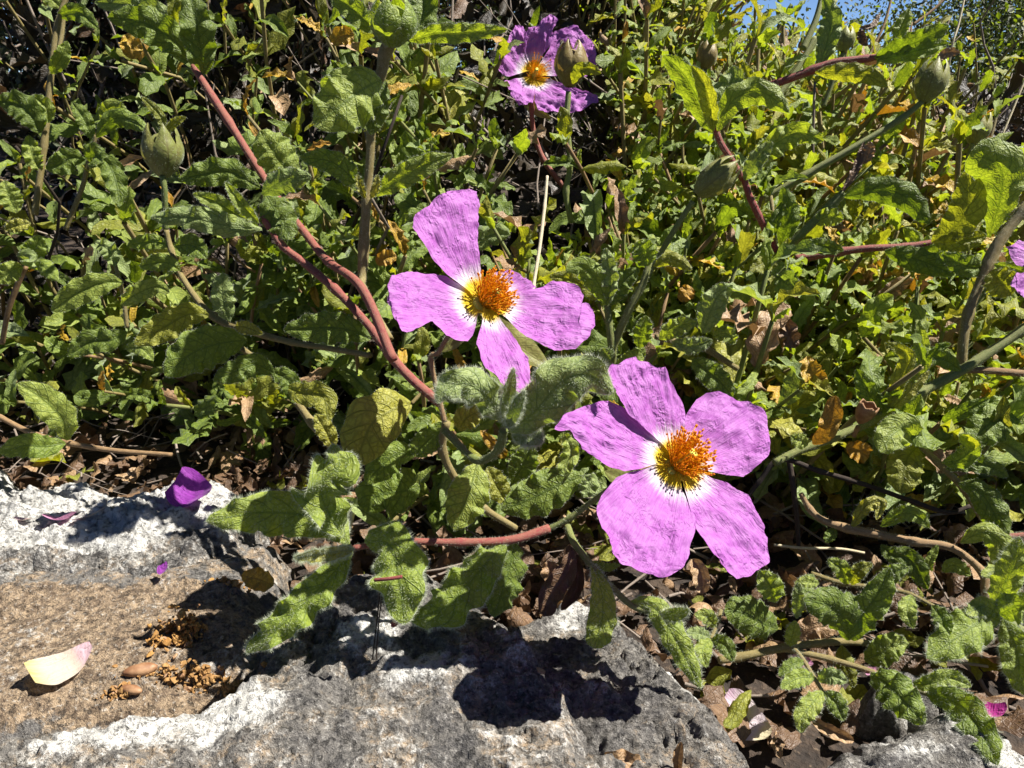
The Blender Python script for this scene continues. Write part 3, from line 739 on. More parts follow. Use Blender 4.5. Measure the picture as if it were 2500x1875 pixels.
# ------------------------------------------------------------------ leafy shoots with the leaves the photograph shows one by one
SG = "leafy cistus shoots in front of the bush"
def shoot(label, stems, leaves, name="leafy_shoot", cat="shoot", group=SG):
    base = P(*stems[0][0][-1])
    th = Thing(name, label, cat, base, group)
    for s in stems: hero_stem(th, *s[:2], **(s[2] if len(s) > 2 else {}))
    for l in leaves:
        hero_leaf(th, l[0], l[1], **(l[2] if len(l) > 2 else {}))
    return th

RS = dict(mat='red_stem', fuzz=500); GS = dict(mat='green_stem', fuzz=300); OS = dict(mat='olive_stem', fuzz=250); BS = dict(mat='brown_stem')
W = lambda **k: dict(dict(mat='fresh', fuzz=3600, hl=0.0014), **k)
def A(mat='green', fuzz=500, **k): return dict(mat=mat, fuzz=fuzz, hl=0.0008, **k)

shoot("hairy green shoot reaching left over the pale rock on a red stem",
    [([(862, 1338, .212), (925, 1328, .213), (1003, 1322, .214), (1120, 1324, .216), (1247, 1318, .219), (1340, 1290, .223)], (8, 10, 10, 11, 12, 13), RS)],
    [([(850, 1330, .211), (815, 1283, .211), (745, 1258, .214), (630, 1252, .216), (502, 1273, .214)], 62, W(wave=.3, wn=5, fold=-.1)),
     ([(838, 1310, .209), (795, 1235, .206), (790, 1180, .203), (830, 1135, .204), (812, 1082, .206)], 62, W(wave=.5, wn=3.4, fold=.15, roll=15)),
     ([(860, 1345, .211), (800, 1415, .207), (735, 1480, .204), (675, 1535, .202), (600, 1595, .203)], 48, W(wave=.5, wn=4.5, fold=-.1)),
     ([(866, 1340, .208), (790, 1352, .203), (716, 1362, .200)], 22, W(mat='pale', wave=.12, fold=.5, roll=-25)),
     ([(890, 1318, .210), (950, 1335, .204), (975, 1420, .200), (988, 1526, .199)], 74, W(wave=.22, wn=3, fold=-.15, roll=10)),
     ([(1232, 1326, .218), (1190, 1370, .213), (1120, 1450, .209), (1065, 1492, .208), (995, 1512, .210)], 62, W(wave=.35, wn=4, fold=-.2, roll=12)),
     ([(1258, 1325, .220), (1248, 1385, .219), (1228, 1450, .217), (1205, 1508, .216)], 62, A('green', 900, fold=-.1, roll=-35))])

shoot("grey woolly young shoot tip between the two near flowers",
    [([(1230, 1050, .199), (1220, 1090, .203), (1200, 1112, .208), (1160, 1122, .214), (1085, 1050, .222)], (13, 11, 10, 10, 11), GS)],
    [([(1226, 1030, .199), (1190, 970, .194), (1135, 935, .192), (1085, 955, .190), (1068, 985, .190)], 50, W(mat='woolly', wave=.3, wn=3.2, fold=-.25)),
     ([(1235, 1045, .197), (1242, 970, .193), (1254, 897, .191)], 20, W(mat='woolly', fold=.45, wave=.05, shape=1, fuzz=1200)),
     ([(1240, 1045, .196), (1258, 1000, .191), (1280, 952, .189)], 18, W(mat='woolly', fold=.4, wave=.05, shape=1, fuzz=1200)),
     ([(1245, 1055, .198), (1310, 1000, .193), (1375, 930, .190), (1440, 918, .189), (1497, 960, .190)], 68, W(mat='woolly', wave=.25, wn=3.2, fold=-.2, fuzz=3600)),
     ([(1250, 1062, .2), (1290, 1062, .198), (1325, 1080, .197)], 30, W(mat='woolly', fold=.2))])

shoot("long red stem climbing to the top left with a fold of leaves at its tip",
    [([(428, 60, .300), (437, 100, .298), (480, 175, .294), (560, 300, .288), (635, 419, .280), (690, 500, .272), (740, 563, .264), (800, 637, .254), (885, 706, .242), (960, 880, .236)], (8, 9, 12, 11, 11, 11, 11, 12, 13, 14), RS)],
    [([(470, 165, .294), (435, 108, .290), (354, 57, .286), (262, 42, .284)], 46, A(wave=.25, wn=4, fold=.1)),
     ([(500, 182, .294), (488, 110, .288), (478, 50, .284), (462, -20, .284)], 46, A(wave=.22, wn=3, fold=.15)),
     ([(440, 70, .298), (400, 40, .296), (330, 15, .294), (230, 5, .292)], 36, A('woolly', wave=.2, fold=.2)),
     ([(432, 60, .296), (425, 20, .29), (435, -50, .288)], 20, A('olive', fold=.5, shape=1)),
     ([(485, 180, .297), (440, 115, .3), (420, 80, .302)], 14, A('olive', fold=.4, shape=1))])

shoot("short red shoot with a rosette of wavy leaves left of the standing petal",
    [([(640, 530, .262), (690, 600, .262), (740, 640, .260), (820, 708, .254), (900, 795, .248), (955, 870, .244), (1010, 930, .240), (1075, 985, .236)], (9, 10, 12, 12, 12, 13, 14, 14), RS)],
    [([(640, 560, .260), (560, 552, .254), (470, 532, .250), (366, 531, .250)], 34, A('woolly', 900, wave=.32, wn=4.5, fold=-.2)),
     ([(630, 555, .260), (570, 520, .255), (529, 495, .252), (470, 472, .250)], 26, A('fresh', 600, fold=.35, wave=.1)),
     ([(632, 545, .258), (590, 500, .252), (549, 443, .249)], 18, A('fresh', 600, fold=.5, wave=.08, shape=1)),
     ([(640, 475, .262), (680, 448, .258), (720, 436, .256), (760, 430, .256)], 34, A('woolly', 600, fold=-.15)),
     ([(648, 470, .266), (675, 520, .262), (712, 585, .260)], 46, A('green', 600, fold=-.1, wave=.15)),
     ([(722, 440, .272), (690, 400, .270), (655, 350, .268), (635, 318, .268)], 54, A('fresh', 500, shape=2, fold=-.2, wave=.12)),
     ([(635, 458, .270), (560, 420, .268), (500, 425, .266), (435, 440, .266)], 38, A('green', 500, wave=.22, fold=-.1))])

V = shoot("tall upright stem with a large fat bud at the top edge",
    [([(962, 90, .236), (940, 130, .238), (930, 185, .240), (912, 244, .243), (902, 407, .248), (895, 488, .250), (885, 667, .254), (888, 712, .246), (950, 830, .240)], (17, 15, 13, 12, 12, 17, 11, 12, 14), dict(mat='olive_stem', fuzz=900))],
    [([(908, 478, .250), (975, 435, .246), (1044, 400, .244), (1105, 378, .244)], 32, A('fresh', 700, wave=.15, fold=.1)),
     ([(885, 470, .250), (845, 420, .246), (800, 392, .244), (732, 385, .244)], 32, A('green', 700, wave=.2)),
     ([(892, 485, .248), (880, 455, .246), (872, 425, .245)], 12, A('pale', 200, fold=.4)),
     ([(905, 485, .247), (918, 455, .245), (922, 425, .244)], 12, A('pale', 200, fold=.4)),
     ([(932, 195, .238), (890, 215, .232), (835, 255, .228), (768, 310, .228)], 78, A('fresh', 1400, shape=0, wave=.16, fold=-.1)),
     ([(934, 190, .240), (925, 240, .240), (905, 330, .243)], 34, A('green', 500, fold=-.2)),
     ([(1000, 100, .238), (1060, 82, .232), (1110, 82, .230), (1240, 72, .228)], 26, A('fresh', 1000, wave=.25, wn=5, fold=.2)),
     ([(990, 95, .252), (1025, 55, .252), (1035, 10, .252), (1020, -50, .252)], 40, A('green', 700, shape=2, fold=.3)),
     ([(930, 80, .238), (890, 50, .236), (850, 15, .236), (800, -15, .236)], 32, A('fresh', 700, fold=.3))])
def bud(th, c_px, r_px, d, axis, sep=5, mat='calyx', open_=0.15, length=1.25, fuzz=700, name='bud'):
    """a bud or capsule: pointed sepals wrapped round an egg, each a part"""
    C = P(*c_px, d); R = 0.86 * r_px * d / F; ax = nrm(axis)
    a = nrm(np.cross(ax, [0.21, 0.9, 0.3])); b = np.cross(ax, a)
    nu, nv = 16, 9
    for k in range(sep):
        u = np.linspace(0, 1, nu); v = np.linspace(-1, 1, nv)
        uu, vv = np.meshgrid(u, v, indexing='ij')
        prof = np.sin(np.pi * np.clip(0.05 + 0.87 * uu, 0, 1)) ** 0.8
        rad = R * (prof + open_ * np.clip(uu - 0.72, 0, 1) * 2.2) * (1.0 + 0.03 * k % 2)
        half = (math.pi / sep) * 1.35 * (1 - np.clip((uu - 0.35) / 0.65, 0, 1) ** 1.5 * 0.97)
        th_ = 2 * math.pi * k / sep + vv * half
        z = R * length * (-1 + 2.35 * uu)
        bul = 1 + 0.13 * (1 - np.abs(vv) ** 1.5) + 0.03 * np.cos(vv * 14)
        Vv = C + (a * np.cos(th_)[..., None] + b * np.sin(th_)[..., None]) * (rad * bul)[..., None] + ax * z[..., None]
        Vv = Vv.reshape(-1, 3)
        uv = np.stack([uu * R * 220, vv * R * 80 * half], -1).reshape(-1, 2)
        o = th.part('sepal', Vv, grid_faces(nu, nv), mat=M[mat], uv=uv, uv2=np.stack([uu, vv * .5 + .5], -1).reshape(-1, 2))
        if fuzz:
            h, tr = hairs_on(Vv, grid_faces(nu, nv), fuzz // sep, 0.0010, k, both=False)
            th.part('hairs', h, None, tr, mat=M['hair'], parent=o, kind='stuff', smooth=False)
    e, q = ellipsoid(np.zeros(3), R * 0.86, R * 0.86, R * length * 0.95, 14, 10)
    e = C + np.outer(e[:, 0], a) + np.outer(e[:, 1], b) + np.outer(e[:, 2], ax)
    th.part('ovary', e, q, mat=M[mat], uv=e[:, :2] * 100, uv2=e[:, :2] * 0 + 0.3)
bud(V, (958, 62), 60, .232, camdir(0.05, 0.85, 0.5), 4, 'fresh', 0.25, 0.95, 1600)

def budthing(label, c, r, d, axis, stem, mat='calyx', rpx=7, extra=(), **k):
    th = Thing("flower_bud", label, "bud", P(*stem[-1]), "closed buds and seed capsules")
    hero_stem(th, stem, rpx, 'green_stem', 150, name='stalk')
    bud(th, c, r, d, axis, mat=mat, **k)
    for l in extra: hero_leaf(th, l[0], l[1], **l[2])
    return th
budthing("yellowish green pointed capsule on the dark left side of the bush", (395, 378), 48, .27, camdir(0.0, 1, 0.25), [(397, 430, .27), (402, 470, .271), (404, 560, .275)], 'calyx', open_=.5, length=1.3,
    extra=[([(398, 325, .268), (392, 285, .266), (345, 235, .265)], 14, A('olive', 150)), ([(405, 330, .268), (425, 300, .267), (455, 285, .267)], 12, A('olive', 100))])
budthing("brown seed capsule with dark spikes in front of the far pink flower", (1393, 165), 42, .34, camdir(0.05, 1, 0.2), [(1388, 225, .34), (1384, 300, .341), (1392, 400, .343), (1382, 470, .345), (1395, 545, .348)], 'calyx_dry', open_=.35, length=1.25, fuzz=150,
    extra=[([(1398, 205, .336), (1412, 172, .331), (1440, 168, .33), (1468, 180, .331)], 18, A('olive', 0)), ([(1385, 120, .34), (1372, 105, .341), (1372, 95, .341)], 6, A('dry', 0)), ([(1390, 118, .34), (1388, 100, .34), (1386, 92, .34)], 5, A('dry', 0)), ([(1402, 120, .34), (1408, 105, .34), (1411, 95, .34)], 4, A('dry', 0))])
budthing("long green bud on a slanting stalk right of centre near the top", (1742, 440), 40, .30, camdir(0.75, 0.62, 0.15), [(1692, 492, .302), (1660, 540, .304), (1600, 640, .308), (1560, 720, .312)], 'calyx', length=1.55, open_=.1)
budthing("plump green capsule with a dried tip near the top right corner", (2270, 205), 38, .335, camdir(0.28, 0.93, 0.1), [(2255, 245, .336), (2200, 290, .337), (2088, 358, .340), (1960, 432, .345), (1864, 488, .35)], 'calyx', rpx=(8, 9, 11, 11), length=1.4, open_=.2,
    extra=[([(2285, 155, .335), (2310, 130, .334), (2345, 128, .333)], 14, dict(mat='tan', fold=.3, wave=.2))])
budthing("dim yellowish capsule low against the dark bush at far right", (2385, 320), 30, .42, camdir(0.2, 0.95, 0.1), [(2375, 350, .42), (2350, 420, .425), (2320, 500, .43)], 'calyx', rpx=5, open_=.5, length=1.3, fuzz=100)
budthing("small brown topped bud among upper right leaves under the sky gap", (1725, 140), 26, .40, camdir(0.1, 1, 0.1), [(1722, 170, .40), (1718, 230, .402), (1700, 330, .405)], 'calyx_dry', rpx=5, open_=.3, fuzz=0)
budthing("green bud under a brown withered tip against the blue sky", (2062, 100), 24, .38, camdir(0.15, 1, 0.1), [(2058, 130, .38), (2040, 180, .382), (2010, 260, .385)], 'calyx', rpx=6, fuzz=100,
    extra=[([(2100, 70, .378), (2105, 95, .378), (2118, 112, .378)], 12, dict(mat='dry', wave=.3)), ([(2098, 68, .378), (2130, 62, .379), (2150, 30, .38)], 8, dict(mat='dry'))])

shoot("greenish stem slanting down the left side with broad shaded leaves",
    [([(405, 560, .280), (419, 612, .280), (447, 681, .276), (517, 770, .272), (600, 805, .268), (712, 836, .262), (800, 850, .256), (905, 868, .248)], (7, 8, 9, 10, 10, 8, 8, 8), OS)],
    [([(602, 830, .266), (540, 838, .262), (470, 862, .258), (402, 918, .256)], 58, A('green', 900, fold=-.1)),
     ([(670, 912, .268), (625, 890, .265), (580, 905, .262), (520, 928, .260)], 34, A('green', 400)),
     ([(510, 770, .270), (460, 768, .265), (400, 800, .262), (328, 842, .260)], 40, A('olive', 500, wave=.15)),
     ([(905, 828, .252), (850, 805, .250), (780, 800, .250), (692, 806, .250)], 44, A('green', 600, wave=.14)),
     ([(560, 785, .268), (545, 730, .264), (545, 665, .262)], 32, A('woolly', 500, fold=-.2)),
     ([(575, 795, .266), (600, 800, .262), (643, 815, .258)], 20, A('pale', 300, fold=.5)),
     ([(440, 660, .276), (400, 640, .276), (340, 650, .276)], 24, A('fresh', 300)),
     ([(425, 600, .278), (470, 600, .276), (505, 630, .275)], 30, A('green', 300)),
     ([(415, 600, .28), (370, 590, .28), (310, 600, .28)], 22, A('fresh', 200, wave=.2))])
shoot("second pale stem dropping behind the slanting left stem",
    [([(590, 850, .275), (640, 890, .275), (700, 950, .274), (760, 1030, .272), (810, 1090, .270), (845, 1130, .268)], (8, 9, 10, 11, 12, 12), OS)],
    [([(700, 945, .272), (740, 960, .268), (790, 970, .267), (800, 1035, .266)], 36, A('olive', 300)),
     ([(815, 1095, .268), (800, 1060, .266), (770, 1010, .265)], 26, A('pale', 200)),
     ([(660, 905, .274), (705, 930, .272), (720, 985, .272)], 28, A('green', 200)),
     ([(610, 860, .276), (585, 905, .275), (530, 935, .274)], 24, A('olive', 200))])
shoot("broad yellow green leaf with a dark vein net hanging near the centre",
    [([(1005, 985, .236), (1030, 960, .238), (1060, 950, .240)], (5, 6, 7), dict(mat='olive_stem'))],
    [([(1005, 985, .236), (960, 1000, .228), (905, 1040, .224), (868, 1135, .224)], 74, dict(mat='pale', shape=2, wave=.08, wn=3, fold=-.12, fuzz=500, hl=.0006))])
shoot("two hairy leaves low on the left edge above the white rock",
    [([(-60, 985, .330), (0, 1018, .325), (80, 1058, .322), (170, 1082, .318), (280, 1100, .316), (420, 1110, .316)], (6, 7, 8, 8, 7, 6), BS)],
    [([(166, 1075, .316), (150, 1020, .310), (100, 970, .306), (42, 935, .304)], 42, A('fresh', 600, wave=.1)),
     ([(160, 1082, .314), (110, 1090, .308), (60, 1088, .304), (-5, 1105, .302)], 34, A('green', 400))])
shoot("cluster of dark shaded leaves below the centre above the litter",
    [([(1090, 1030, .234), (1080, 1100, .238), (1120, 1180, .244), (1180, 1240, .25), (1260, 1290, .255)], (12, 12, 11, 10, 9), dict(mat='olive_stem', fuzz=200))],
    [([(1095, 1040, .236), (1070, 1055, .236), (1030, 1090, .237), (1015, 1115, .238)], 36, A('green', 300, shape=2)),
     ([(1015, 1110, .240), (965, 1110, .238), (920, 1150, .237), (892, 1182, .237)], 44, A('green', 300, fold=-.2)),
     ([(1025, 1190, .250), (980, 1200, .248), (920, 1210, .247), (895, 1250, .247)], 62, A('green', 200, shape=2, fold=-.1)),
     ([(1165, 1130, .234), (1150, 1190, .230), (1130, 1240, .229), (1108, 1296, .229)], 56, A('fresh', 1000, fold=-.12)),
     ([(1190, 1140, .24), (1215, 1190, .238), (1240, 1230, .238)], 34, A('olive', 300)),
     ([(1425, 1160, .236), (1360, 1185, .234), (1290, 1220, .234), (1222, 1245, .235)], 58, A('green', 800, fold=-.15, wave=.15)),
     ([(1375, 1055, .238), (1395, 1100, .236), (1380, 1140, .235), (1370, 1180, .235)], 24, A('fresh', 500, wave=.4, wn=4)),
     ([(1425, 1160, .234), (1440, 1180, .232), (1425, 1215, .231)], 28, A('woolly', 500, wave=.3, curl=.4)),
     ([(1250, 1180, .243), (1280, 1130, .241), (1300, 1085, .240)], 38, A('green', 300)),
     ([(1120, 1050, .24), (1140, 1020, .238), (1180, 1000, .238)], 34, A('pale', 200))])
shoot("small shoot with a hanging leaf and a drooping leaf below the largest flower",
    [([(1660, 1505, .204), (1620, 1495, .206), (1545, 1480, .210), (1459, 1395, .216), (1405, 1330, .222), (1385, 1285, .228)], (6, 8, 9, 9, 10, 10), GS)],
    [([(1535, 1470, .211), (1600, 1485, .206), (1655, 1570, .203), (1712, 1682, .201)], 36, W(wave=.15, fold=-.15, fuzz=1800)),
     ([(1610, 1500, .205), (1650, 1500, .202), (1684, 1488, .200)], 18, W(fuzz=700)),
     ([(1443, 1371, .217), (1468, 1440, .212), (1470, 1510, .209), (1450, 1584, .208)], 38, W(shape=3, wave=.12, fold=.1, fuzz=1600)),
     ([(1440, 1370, .218), (1480, 1385, .219), (1515, 1378, .220)], 12, A('green', 100))])

shoot("upright green stem near the left edge with a broad dark leaf",
    [([(168, -20, .335), (140, 60, .335), (125, 180, .336), (108, 350, .338), (85, 525, .34)], (7, 8, 9, 9, 9), OS), ([(158, 0, .34), (150, 90, .34), (128, 180, .337)], (5, 6, 6), OS)],
    [([(98, 325, .334), (75, 280, .330), (40, 255, .328), (-8, 245, .327)], 40, A('green', 300, wave=.15)),
     ([(118, 300, .335), (112, 262, .333), (78, 232, .332)], 22, A('fresh', 200, fold=.3)),
     ([(125, 180, .335), (150, 140, .332), (165, 100, .331)], 22, A('fresh', 100, fold=.3)),
     ([(100, 420, .338), (80, 380, .335), (70, 330, .334)], 24, A('fresh', 200, wave=.3)),
     ([(140, 40, .335), (190, 30, .332), (240, 70, .331)], 24, A('green', 100)),
     ([(150, 20, .335), (120, -10, .334), (90, -40, .333)], 24, A('fresh', 100))])
shoot("dim shoot with drooping dark leaves left of the yellowish capsule",
    [([(235, 330, .33), (215, 400, .332), (200, 460, .334), (160, 560, .337)], (5, 6, 7, 7), OS)],
    [([(205, 390, .330), (175, 385, .327), (150, 400, .326), (112, 412, .325)], 32, A('green', 200)),
     ([(210, 385, .330), (230, 380, .327), (250, 395, .326)], 34, A('green', 200, shape=2)),
     ([(235, 380, .331), (265, 400, .328), (285, 450, .327), (292, 505, .327)], 30, A('green', 200, wave=.2)),
     ([(235, 335, .329), (280, 290, .326), (330, 300, .325), (362, 325, .325)], 26, A('green', 200, fold=-.2)),
     ([(250, 300, .331), (275, 265, .328), (312, 280, .327)], 26, A('fresh', 200)),
     ([(225, 340, .331), (205, 290, .329), (175, 250, .328)], 22, A('green', 100))])
shoot("low bright rosette of short leaves at the left edge",
    [([(62, 650, .325), (45, 690, .327), (20, 760, .33), (5, 840, .333)], (8, 8, 7, 7), BS)],
    [([(68, 645, .322), (85, 610, .319), (100, 575, .318)], 30, A('fresh', 300)),
     ([(70, 650, .322), (105, 650, .319), (142, 685, .318)], 22, A('fresh', 300, fold=-.2)),
     ([(55, 650, .322), (30, 660, .319), (-10, 690, .318)], 28, A('fresh', 300)),
     ([(60, 640, .321), (70, 630, .317), (75, 640, .315)], 26, A('woolly', 300)),
     ([(40, 520, .33), (20, 470, .327), (10, 440, .326)], 30, A('fresh', 300)),
     ([(75, 545, .33), (45, 550, .327), (10, 560, .326)], 18, A('pale', 200))])
shoot("small leaning leaf pair beside the brown litter at left centre",
    [([(280, 640, .31), (300, 720, .312), (310, 800, .315)], (5, 6, 6), OS)],
    [([(300, 690, .308), (255, 690, .304), (190, 715, .302), (125, 760, .302)], 36, A('fresh', 400, wave=.1)),
     ([(295, 745, .308), (330, 720, .305), (380, 700, .304), (415, 715, .304)], 26, A('fresh', 300)),
     ([(310, 810, .31), (270, 830, .307), (220, 835, .306), (165, 870, .305)], 34, A('green', 300)),
     ([(305, 850, .31), (345, 850, .308), (375, 880, .307)], 20, A('fresh', 200)),
     ([(280, 650, .309), (265, 610, .307), (230, 590, .306)], 24, A('woolly', 200, wave=.4))])

# middle right
shoot("forked woolly shoot standing right behind the left flower",
    [([(1482, 745, .270), (1492, 830, .272), (1495, 870, .274), (1490, 920, .278)], (9, 11, 12, 12), GS), ([(1585, 640, .268), (1570, 690, .268), (1532, 763, .270), (1495, 850, .274)], (9, 10, 11, 12), GS)],
    [([(1482, 745, .268), (1460, 690, .264), (1420, 650, .262), (1380, 660, .261)], 34, A('fresh', 500, fold=-.15)),
     ([(1475, 735, .27), (1430, 700, .268), (1380, 680, .267), (1340, 675, .267)], 26, A('olive', 300)),
     ([(1485, 740, .268), (1490, 680, .264), (1478, 605, .262)], 22, A('woolly', 500, wave=.3)),
     ([(1490, 745, .268), (1520, 690, .266), (1560, 655, .265)], 26, A('green', 300, wave=.2)),
     ([(1580, 650, .266), (1570, 610, .264), (1555, 590, .263)], 36, A('fresh', 400, wave=.2)),
     ([(1595, 650, .266), (1640, 632, .263), (1690, 660, .262)], 20, A('olive', 300, fold=-.3)),
     ([(1490, 880, .27), (1475, 860, .267), (1470, 850, .266)], 22, A('woolly', 300)),
     ([(1500, 900, .272), (1540, 880, .27), (1575, 850, .27)], 26, A('fresh', 200))])
shoot("whorl of grey green leaves right of the left flower",
    [([(1600, 822, .262), (1660, 836, .264), (1720, 850, .268), (1800, 900, .275)], (8, 9, 9, 8), OS)],
    [([(1610, 828, .26), (1650, 800, .256), (1700, 785, .255)], 26, A('fresh', 500, wave=.2, wn=4)),
     ([(1715, 815, .258), (1735, 760, .253), (1755, 720, .251), (1790, 695, .250)], 36, A('woolly', 600, wave=.2, fold=-.2)),
     ([(1640, 835, .258), (1690, 845, .254), (1740, 830, .252)], 22, A('woolly', 400)),
     ([(1690, 877, .258), (1725, 905, .254), (1760, 935, .252), (1790, 970, .252)], 34, A('green', 500, wave=.15)),
     ([(1740, 820, .256), (1775, 815, .253), (1795, 840, .253)], 22, A('fresh', 300, wave=.4)),
     ([(1560, 850, .27), (1572, 800, .266), (1578, 770, .265)], 26, A('fresh', 300))])
# upper right
shoot("hairy pink stem slanting to a folded leaf near the top right",
    [([(2160, 136, .31), (2109, 144, .312), (2040, 152, .315), (1986, 170, .318), (1920, 195, .322), (1855, 218, .328)], (8, 10, 11, 11, 11, 12), RS)],
    [([(2135, 142, .31), (2200, 120, .304), (2260, 95, .300), (2318, 62, .298)], 38, A('green', 500, roll=25, fold=.2)),
     ([(2140, 148, .309), (2210, 130, .304), (2270, 115, .300), (2318, 105, .298)], 26, A('fresh', 400, roll=-25, wave=.2)),
     ([(1990, 176, .315), (2060, 176, .309), (2120, 185, .306), (2168, 212, .305)], 26, A('olive', 400, fold=-.2)),
     ([(2185, 110, .308), (2200, 70, .306), (2220, 20, .305)], 20, A('fresh', 300, fold=.2)),
     ([(2000, 165, .318), (2020, 100, .316), (2030, 40, .315), (2010, -10, .315)], 30, A('woolly', 300, wave=.2)),
     ([(1855, 215, .325), (1830, 190, .32), (1815, 150, .318)], 16, A('olive', 200))])
shoot("shoot with a fan of four backlit leaves and a red joint at upper right",
    [([(1745, 310, .298), (1760, 350, .300), (1791, 399, .303), (1815, 440, .305)], (8, 9, 9, 9), RS), ([(1815, 430, .303), (1830, 480, .305), (1862, 545, .309), (1897, 620, .314)], (9, 10, 11, 11), RS)],
    [([(1735, 320, .296), (1700, 240, .290), (1665, 180, .287), (1618, 134, .286)], 38, A('fresh', 500, roll=-20, fold=.1)),
     ([(1742, 320, .294), (1728, 240, .287), (1710, 190, .284), (1688, 160, .283)], 26, A('olive', 500, fold=.45, wave=.1)),
     ([(1752, 320, .295), (1790, 245, .289), (1860, 225, .286), (1928, 275, .285)], 38, A('fresh', 700, fold=-.3, wave=.15)),
     ([(1745, 310, .299), (1765, 240, .296), (1790, 190, .295), (1790, 160, .295)], 40, A('woolly', 500, wave=.2)),
     ([(1818, 440, .301), (1840, 400, .296), (1885, 345, .293)], 24, A('woolly', 400, fold=.3, wave=.1)),
     ([(1830, 425, .302), (1890, 355, .298), (1950, 325, .296), (2012, 345, .296)], 34, A('fresh', 400, wave=.35, wn=4)),
     ([(1905, 600, .312), (1925, 540, .307), (1920, 490, .305), (1910, 455, .304)], 30, A('green', 400, fold=-.2)),
     ([(1900, 620, .312), (1870, 640, .308), (1830, 660, .306)], 26, A('olive', 200))])
shoot("dark green straight stem with a shaded curved leaf in the right half",
    [([(2060, 470, .300), (2030, 500, .302), (1970, 558, .306), (1920, 606, .310), (1885, 645, .314), (1830, 720, .32)], (11, 12, 12, 12, 12, 12), GS)],
    [([(2060, 480, .298), (2130, 462, .292), (2210, 480, .288), (2270, 548, .288)], 38, A('green', 600, fold=-.2)),
     ([(2055, 472, .299), (2080, 430, .298), (2095, 400, .298), (2110, 345, .298)], 12, dict(mat='dry', wave=.2, fold=.4)),
     ([(2110, 400, .298), (2120, 370, .297), (2125, 345, .296)], 18, dict(mat='tan', wave=.2)),
     ([(1990, 545, .304), (2020, 530, .301), (2060, 535, .3)], 26, A('fresh', 300, wave=.2)),
     ([(1900, 640, .31), (1915, 690, .306), (1935, 660, .3)], 34, A('woolly', 500))])
shoot("red brown stem running right to a pair of large upright leaves",
    [([(2280, 592, .295), (2210, 602, .297), (2130, 606, .300), (2056, 614, .304), (1942, 633, .310)], (9, 9, 10, 11, 12), RS)],
    [([(2160, 612, .296), (2210, 625, .290), (2270, 645, .287), (2330, 672, .286)], 34, A('green', 500, fold=-.2)),
     ([(2275, 592, .293), (2330, 555, .288), (2365, 500, .284), (2362, 412, .283)], 46, A('olive', 600, wave=.15, fold=.15)),
     ([(2414, 580, .285), (2442, 480, .278), (2440, 410, .275), (2372, 368, .274)], 62, A('fresh', 900, shape=3, fold=-.25, wave=.08)),
     ([(2280, 595, .293), (2340, 590, .288), (2410, 575, .286)], 30, A('olive', 300, wave=.15)),
     ([(2060, 612, .3), (2000, 600, .297), (1950, 602, .296)], 22, A('green', 200)),
     ([(2230, 600, .297), (2290, 640, .294), (2350, 650, .293)], 40, A('fresh', 300))])
shoot("thick bent stem along the right edge carrying a side leaf",
    [([(2570, 440, .262), (2500, 512, .264), (2440, 590, .265), (2410, 650, .266), (2385, 710, .266), (2365, 763, .266), (2352, 830, .266), (2346, 900, .268)], (14, 14, 14, 17, 13, 13, 13, 14), dict(mat='olive_stem', fuzz=900))],
    [([(2425, 645, .264), (2470, 655, .261), (2510, 668, .260), (2580, 690, .259)], 20, A('fresh', 400)),
     ([(2420, 660, .264), (2445, 690, .26), (2470, 720, .258)], 42, A('olive', 400, shape=2)),
     ([(2410, 655, .266), (2360, 650, .264), (2300, 620, .264)], 30, A('green', 200))])
shoot("straight dark green branch crossing the right side beside the largest flower",
    [([(2580, 745, .262), (2500, 803, .262), (2353, 901, .262), (2240, 962, .26), (2129, 1027, .258), (2030, 1070, .256), (1950, 1100, .254), (1890, 1130, .252)], (13, 13, 14, 14, 14, 12, 11, 10), dict(mat='green_stem', fuzz=900)),
     ([(2357, 903, .264), (2420, 905, .264), (2500, 912, .264), (2590, 920, .264)], (10, 10, 10, 10), dict(mat='brown_stem', fuzz=200))],
    [([(2170, 1000, .258), (2190, 940, .254), (2215, 870, .252), (2160, 835, .251)], 22, A('olive', 300)),
     ([(2160, 1010, .258), (2190, 985, .255), (2230, 945, .253), (2270, 905, .252)], 18, A('pale', 200, shape=1)),
     ([(2190, 995, .258), (2210, 930, .255), (2250, 880, .253), (2245, 780, .252)], 24, A('fresh', 300, wave=.25)),
     ([(2140, 1025, .26), (2120, 960, .258), (2090, 900, .258)], 28, A('green', 200)),
     ([(1985, 1085, .252), (2010, 1060, .249), (2025, 1040, .247), (2040, 965, .246)], 28, dict(mat='yellow', wave=.18, wn=1.7, fold=.3, shape=2)),
     ([(1975, 1080, .25), (1950, 1075, .248), (1930, 1065, .247)], 22, A('fresh', 100)),
     ([(2345, 905, .26), (2310, 880, .258), (2260, 860, .257), (2220, 850, .257)], 24, A('green', 200))])
